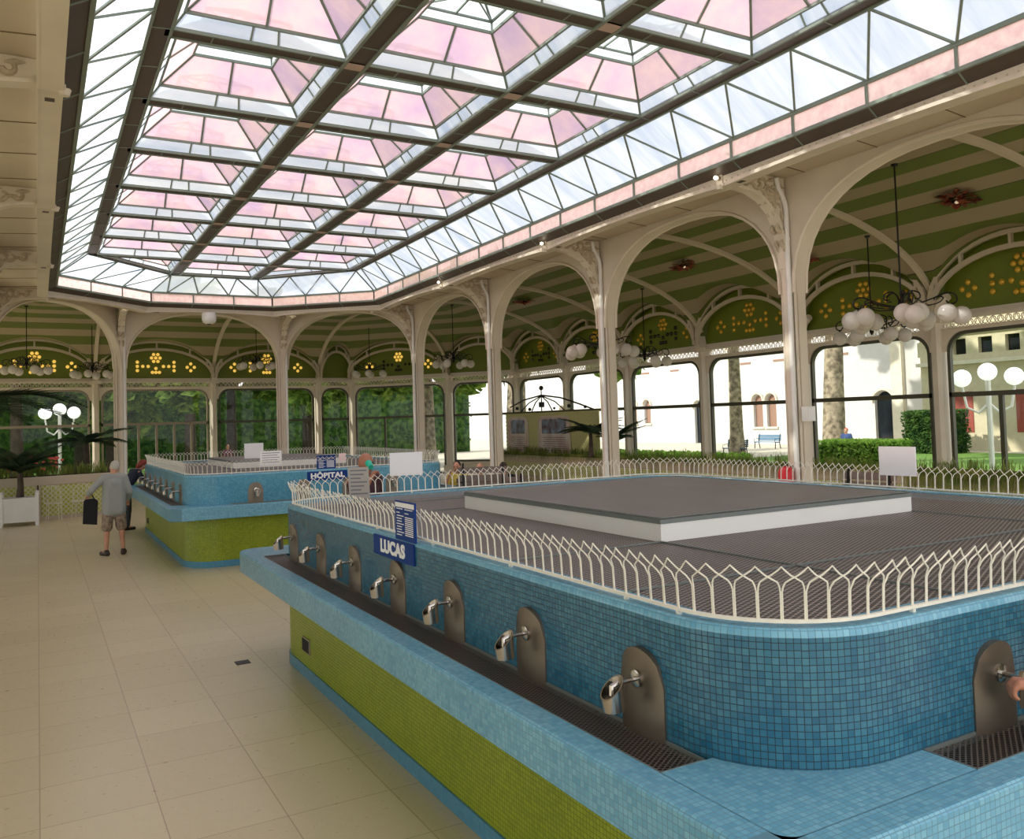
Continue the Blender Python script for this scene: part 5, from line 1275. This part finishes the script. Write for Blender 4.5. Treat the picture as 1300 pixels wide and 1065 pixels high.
# white building
t = thing('white_building', 'long white building with paired arched windows and a dark arched door', 'building', (48.6, 45, -.21))
def wallwithholes(m, y0, y1, z0, z1, holes):
    """holes: list of (ya, yb, za, zb, arched) sorted by ya; wall on plane x=48, builds strips"""
    ys = [y0]
    for (a, b, c, d, ar) in holes: ys += [a, b]
    ys.append(y1)
    for i in range(0, len(ys), 2): m.box(48, ys[i], z0, 48.5, ys[i + 1], z1)
    for (a, b, c, d, ar) in holes:
        if c > z0: m.box(48, a, z0, 48.5, b, c)
        r = (b - a) / 2; n = 8
        if ar: m.prism([(a, z1), (a, d - r)] + [(a + r - r * cos(pi * k / n), d - r + r * sin(pi * k / n)) for k in range(1, n)] + [(b, d - r), (b, z1)], 48, 48.5, 'yz')
        else: m.box(48, a, d, 48.5, b, z1)
HOL = [(35.3, 36.7, -.21, 3.35, True), (45.2, 46.15, 1.1, 3.55, True), (46.55, 47.5, 1.1, 3.55, True), (53.0, 54.2, -.21, 3.3, True), (60.0, 60.9, 1.5, 3.6, True), (62.0, 62.9, 1.5, 3.6, True), (74, 75, 1.3, 3.5, True), (82, 83, 1.3, 3.5, True)]
m = MB(); wallwithholes(m, 32.5, 100, -.21, 11, HOL); m.build('wall', facadew, t)
for (a, b, c, d, ar) in HOL:
    door = c < 0
    m = MB(); r = (b - a) / 2 + .14; yc = (a + b) / 2; n = 10; pts = [(yc - r * cos(pi * k / n), d - (b - a) / 2 + r * sin(pi * k / n)) for k in range(n + 1)]
    for p, q in zip(pts, pts[1:]): m.bar((47.95, p[0], p[1]), (47.95, q[0], q[1]), .14, .2, (1, 0, 0))
    if not door: m.box(47.85, a - .15, c - .15, 48, b + .15, c)
    fr = m.build('door_surround' if door else 'window_surround', stone, t)
    m = MB(); m.box(48.25, a, c, 48.3, b, d - (b - a) / 2 * .0); m.build('door_leaf' if door else 'window_shutter', darkglass if door else winrose, fr)
for (a, b) in ((34.4, 35.2), (49.0, 50.1), (67, 68)):
    m = MB(); m.box(47.7, a, -.21, 48, b, 11); m.build('pilaster', stone, t)
for yy in (38.6, 44.2, 47.6, 56, 60):
    m = MB(); m.box(47.96, yy, 5.95, 48.0, yy + 1.1, 6.1); m.build('slot_vent', winrose, t)
# ochre annex
t = thing('ochre_building', 'beige building with a row of small square windows beyond the right edge window', 'building', (44, 22, -.21)); m = MB(); m.box(44, 6, -.21, 52, 30.5, 5.05); m.box(44, 6, 5.9, 52, 30.5, 10)
sq = [20.5 + 1.45 * k for k in range(7)]; m.box(44, 6, 5.05, 52, 20.5, 5.9)
for y in sq: m.box(44, y + .75, 5.05, 52, y + 1.45, 5.9)
m.build('wall', facadey, t)
m = MB(); m.box(43.7, 6, 4.5, 44, 30.6, 4.7); m.box(43.75, 6, 6.2, 44, 30.6, 6.35); m.build('cornice', stone, t)
for y in sq: m = MB(); m.box(44.3, y, 5.05, 44.35, y + .75, 5.9); m.build('window', darkglass, t)
for y in (24, 27.5, 17): m = MB(); m.box(43.96, y, .8, 44, y + 1.2, 3.0); m.build('shutter', pbr('red_brown_shutter', srgb(150, 70, 56), .6) if 'red_brown_shutter' not in bpy.data.materials else bpy.data.materials['red_brown_shutter'], t)

# street lamps
def lamp(lab, loc, zt, arm, n=3, r=.27):
    t = thing('street_lamp', lab, 'street lamp', (loc[0], loc[1], -.2), 'white globe street lamps outside'); x, y = loc[:2]; m = MB(); m.tube([(x, y, -.2), (x, y, zt + .1)], .07, 8); m.build('post', whitep, t, True)
    lm = pbr('lamp_globe', srgb(250, 250, 250), .2, emit=(1, 1, 1, 1), es=.6) if 'lamp_globe' not in bpy.data.materials else bpy.data.materials['lamp_globe']
    for k, dx in enumerate((-arm, 0, arm)):
        p = Vector((x + dx * loc[2], y + dx * loc[3], zt + (.0 if dx else .15)))
        if dx:
            s_ = [(x, y, zt - .7), (x + (p.x - x) * .4, y + (p.y - y) * .4, zt - .95), (x + (p.x - x) * .85, y + (p.y - y) * .85, zt - .8), (p.x, p.y, zt - .25)]
            m = MB(); m.tube(s_, .035, 6); m.build('arm', whitep, t, True)
        m = MB(); m.sphere(p, r, 14, 10); m.build('globe', lm, t, True)
lamp('white three globe street lamp outside the rear left glass wall', (.85, 42, 1, 0), 3.1, .56)
lamp('white three globe street lamp outside the right edge window', (22.3, 13.5, .48, -.87), 2.98, .62, r=.24)
bench('blue bench in front of the paired arched windows of the white building', (42.0, 40.5, -.2), pi / 2 + pi, bluebench, 2.0, 'garden_bench')
bench('blue bench on the lawn left of the paired arched windows', (34, 35.2, -.2), pi / 2 + pi, bluebench, 1.6, 'garden_bench')
person('distant person in a pale top outside the rear glass doors', (6.9, 40.0, -.2), 2.5, 1.65, None, dict(top=(pbr('pale_green_top', srgb(176, 200, 190), .8), .6, .3), trousers=beige, shoes=brownshoe), hair=(darkhair, 'short'), voxel=.02)
person('distant person in a dark pink top outside the rear glass doors', (7.6, 40.3, -.2), 3.5, 1.68, None, dict(top=(pbr('plum_top', srgb(110, 60, 76), .8), .6, .3), trousers=darkjean, shoes=brownshoe), hair=(darkhair, 'short'), voxel=.02)
person('distant person in a blue top with a red cap beside the hedge outside', (29.5, 24.0, -.2), 2.0, 1.65, None, dict(top=(pbr('blue_top', srgb(60, 80, 130), .8), .6, .3), trousers=darkjean, shoes=brownshoe), hair=(rug, 'short'), voxel=.02)

# ---------------------------------------------------------------- light
w = bpy.data.worlds.new('World'); bpy.context.scene.world = w; w.use_nodes = True; nt = w.node_tree
for n in list(nt.nodes): nt.nodes.remove(n)
out = N(nt, 'ShaderNodeOutputWorld'); bg = N(nt, 'ShaderNodeBackground'); tc = N(nt, 'ShaderNodeTexCoord'); sp = N(nt, 'ShaderNodeSeparateXYZ'); nt.links.new(tc.outputs['Generated'], sp.inputs[0])
rp = N(nt, 'ShaderNodeValToRGB'); rp.color_ramp.elements[0].position = 0; rp.color_ramp.elements[0].color = (1, 1, 1, 1); rp.color_ramp.elements[1].position = 1; rp.color_ramp.elements[1].color = (.93, .965, 1, 1)
nt.links.new(sp.outputs[2], rp.inputs[0]); nt.links.new(rp.outputs[0], bg.inputs[0]); bg.inputs[1].default_value = 1.3; nt.links.new(bg.outputs[0], out.inputs[0])
sd = bpy.data.lights.new('Sun', 'SUN'); sd.energy = 3.6; sd.angle = radians(1.2); sd.color = (1, .94, .84); so = bpy.data.objects.new('Sun', sd); COL.objects.link(so)
dirv = Vector((.80, -.22, -.56)); so.rotation_euler = dirv.to_track_quat('-Z', 'Y').to_euler()

# ---------------------------------------------------------------- camera
F, PIT, YAW, ROL = 1071.315, .0418, .5130, -.0298
R0 = Vector((cos(YAW), -sin(YAW), 0)); Fv = Vector((sin(YAW) * cos(PIT), cos(YAW) * cos(PIT), sin(PIT))); U0 = Vector((-sin(YAW) * sin(PIT), -cos(YAW) * sin(PIT), cos(PIT)))
Rv = cos(ROL) * R0 + sin(ROL) * U0; Uv = -sin(ROL) * R0 + cos(ROL) * U0
cd = bpy.data.cameras.new('Camera'); co = bpy.data.objects.new('Camera', cd); COL.objects.link(co)
co.matrix_world = Matrix(((Rv.x, Uv.x, -Fv.x, 0), (Rv.y, Uv.y, -Fv.y, 0), (Rv.z, Uv.z, -Fv.z, 2.23), (0, 0, 0, 1)))
cd.sensor_fit = 'HORIZONTAL'; cd.sensor_width = 36; cd.lens = F / 1300 * 36; cd.shift_y = -45 / 1300; cd.clip_start = .05; cd.clip_end = 400
sc = bpy.context.scene; sc.camera = co
sc.view_settings.view_transform = 'Standard'; sc.view_settings.look = 'None'; sc.view_settings.gamma = 1; sc.view_settings.exposure = 0.36; sc.view_settings.use_curve_mapping = False
sc.cycles.use_denoising = True; sc.cycles.max_bounces = 8; sc.cycles.transparent_max_bounces = 12; sc.cycles.sample_clamp_indirect = 6
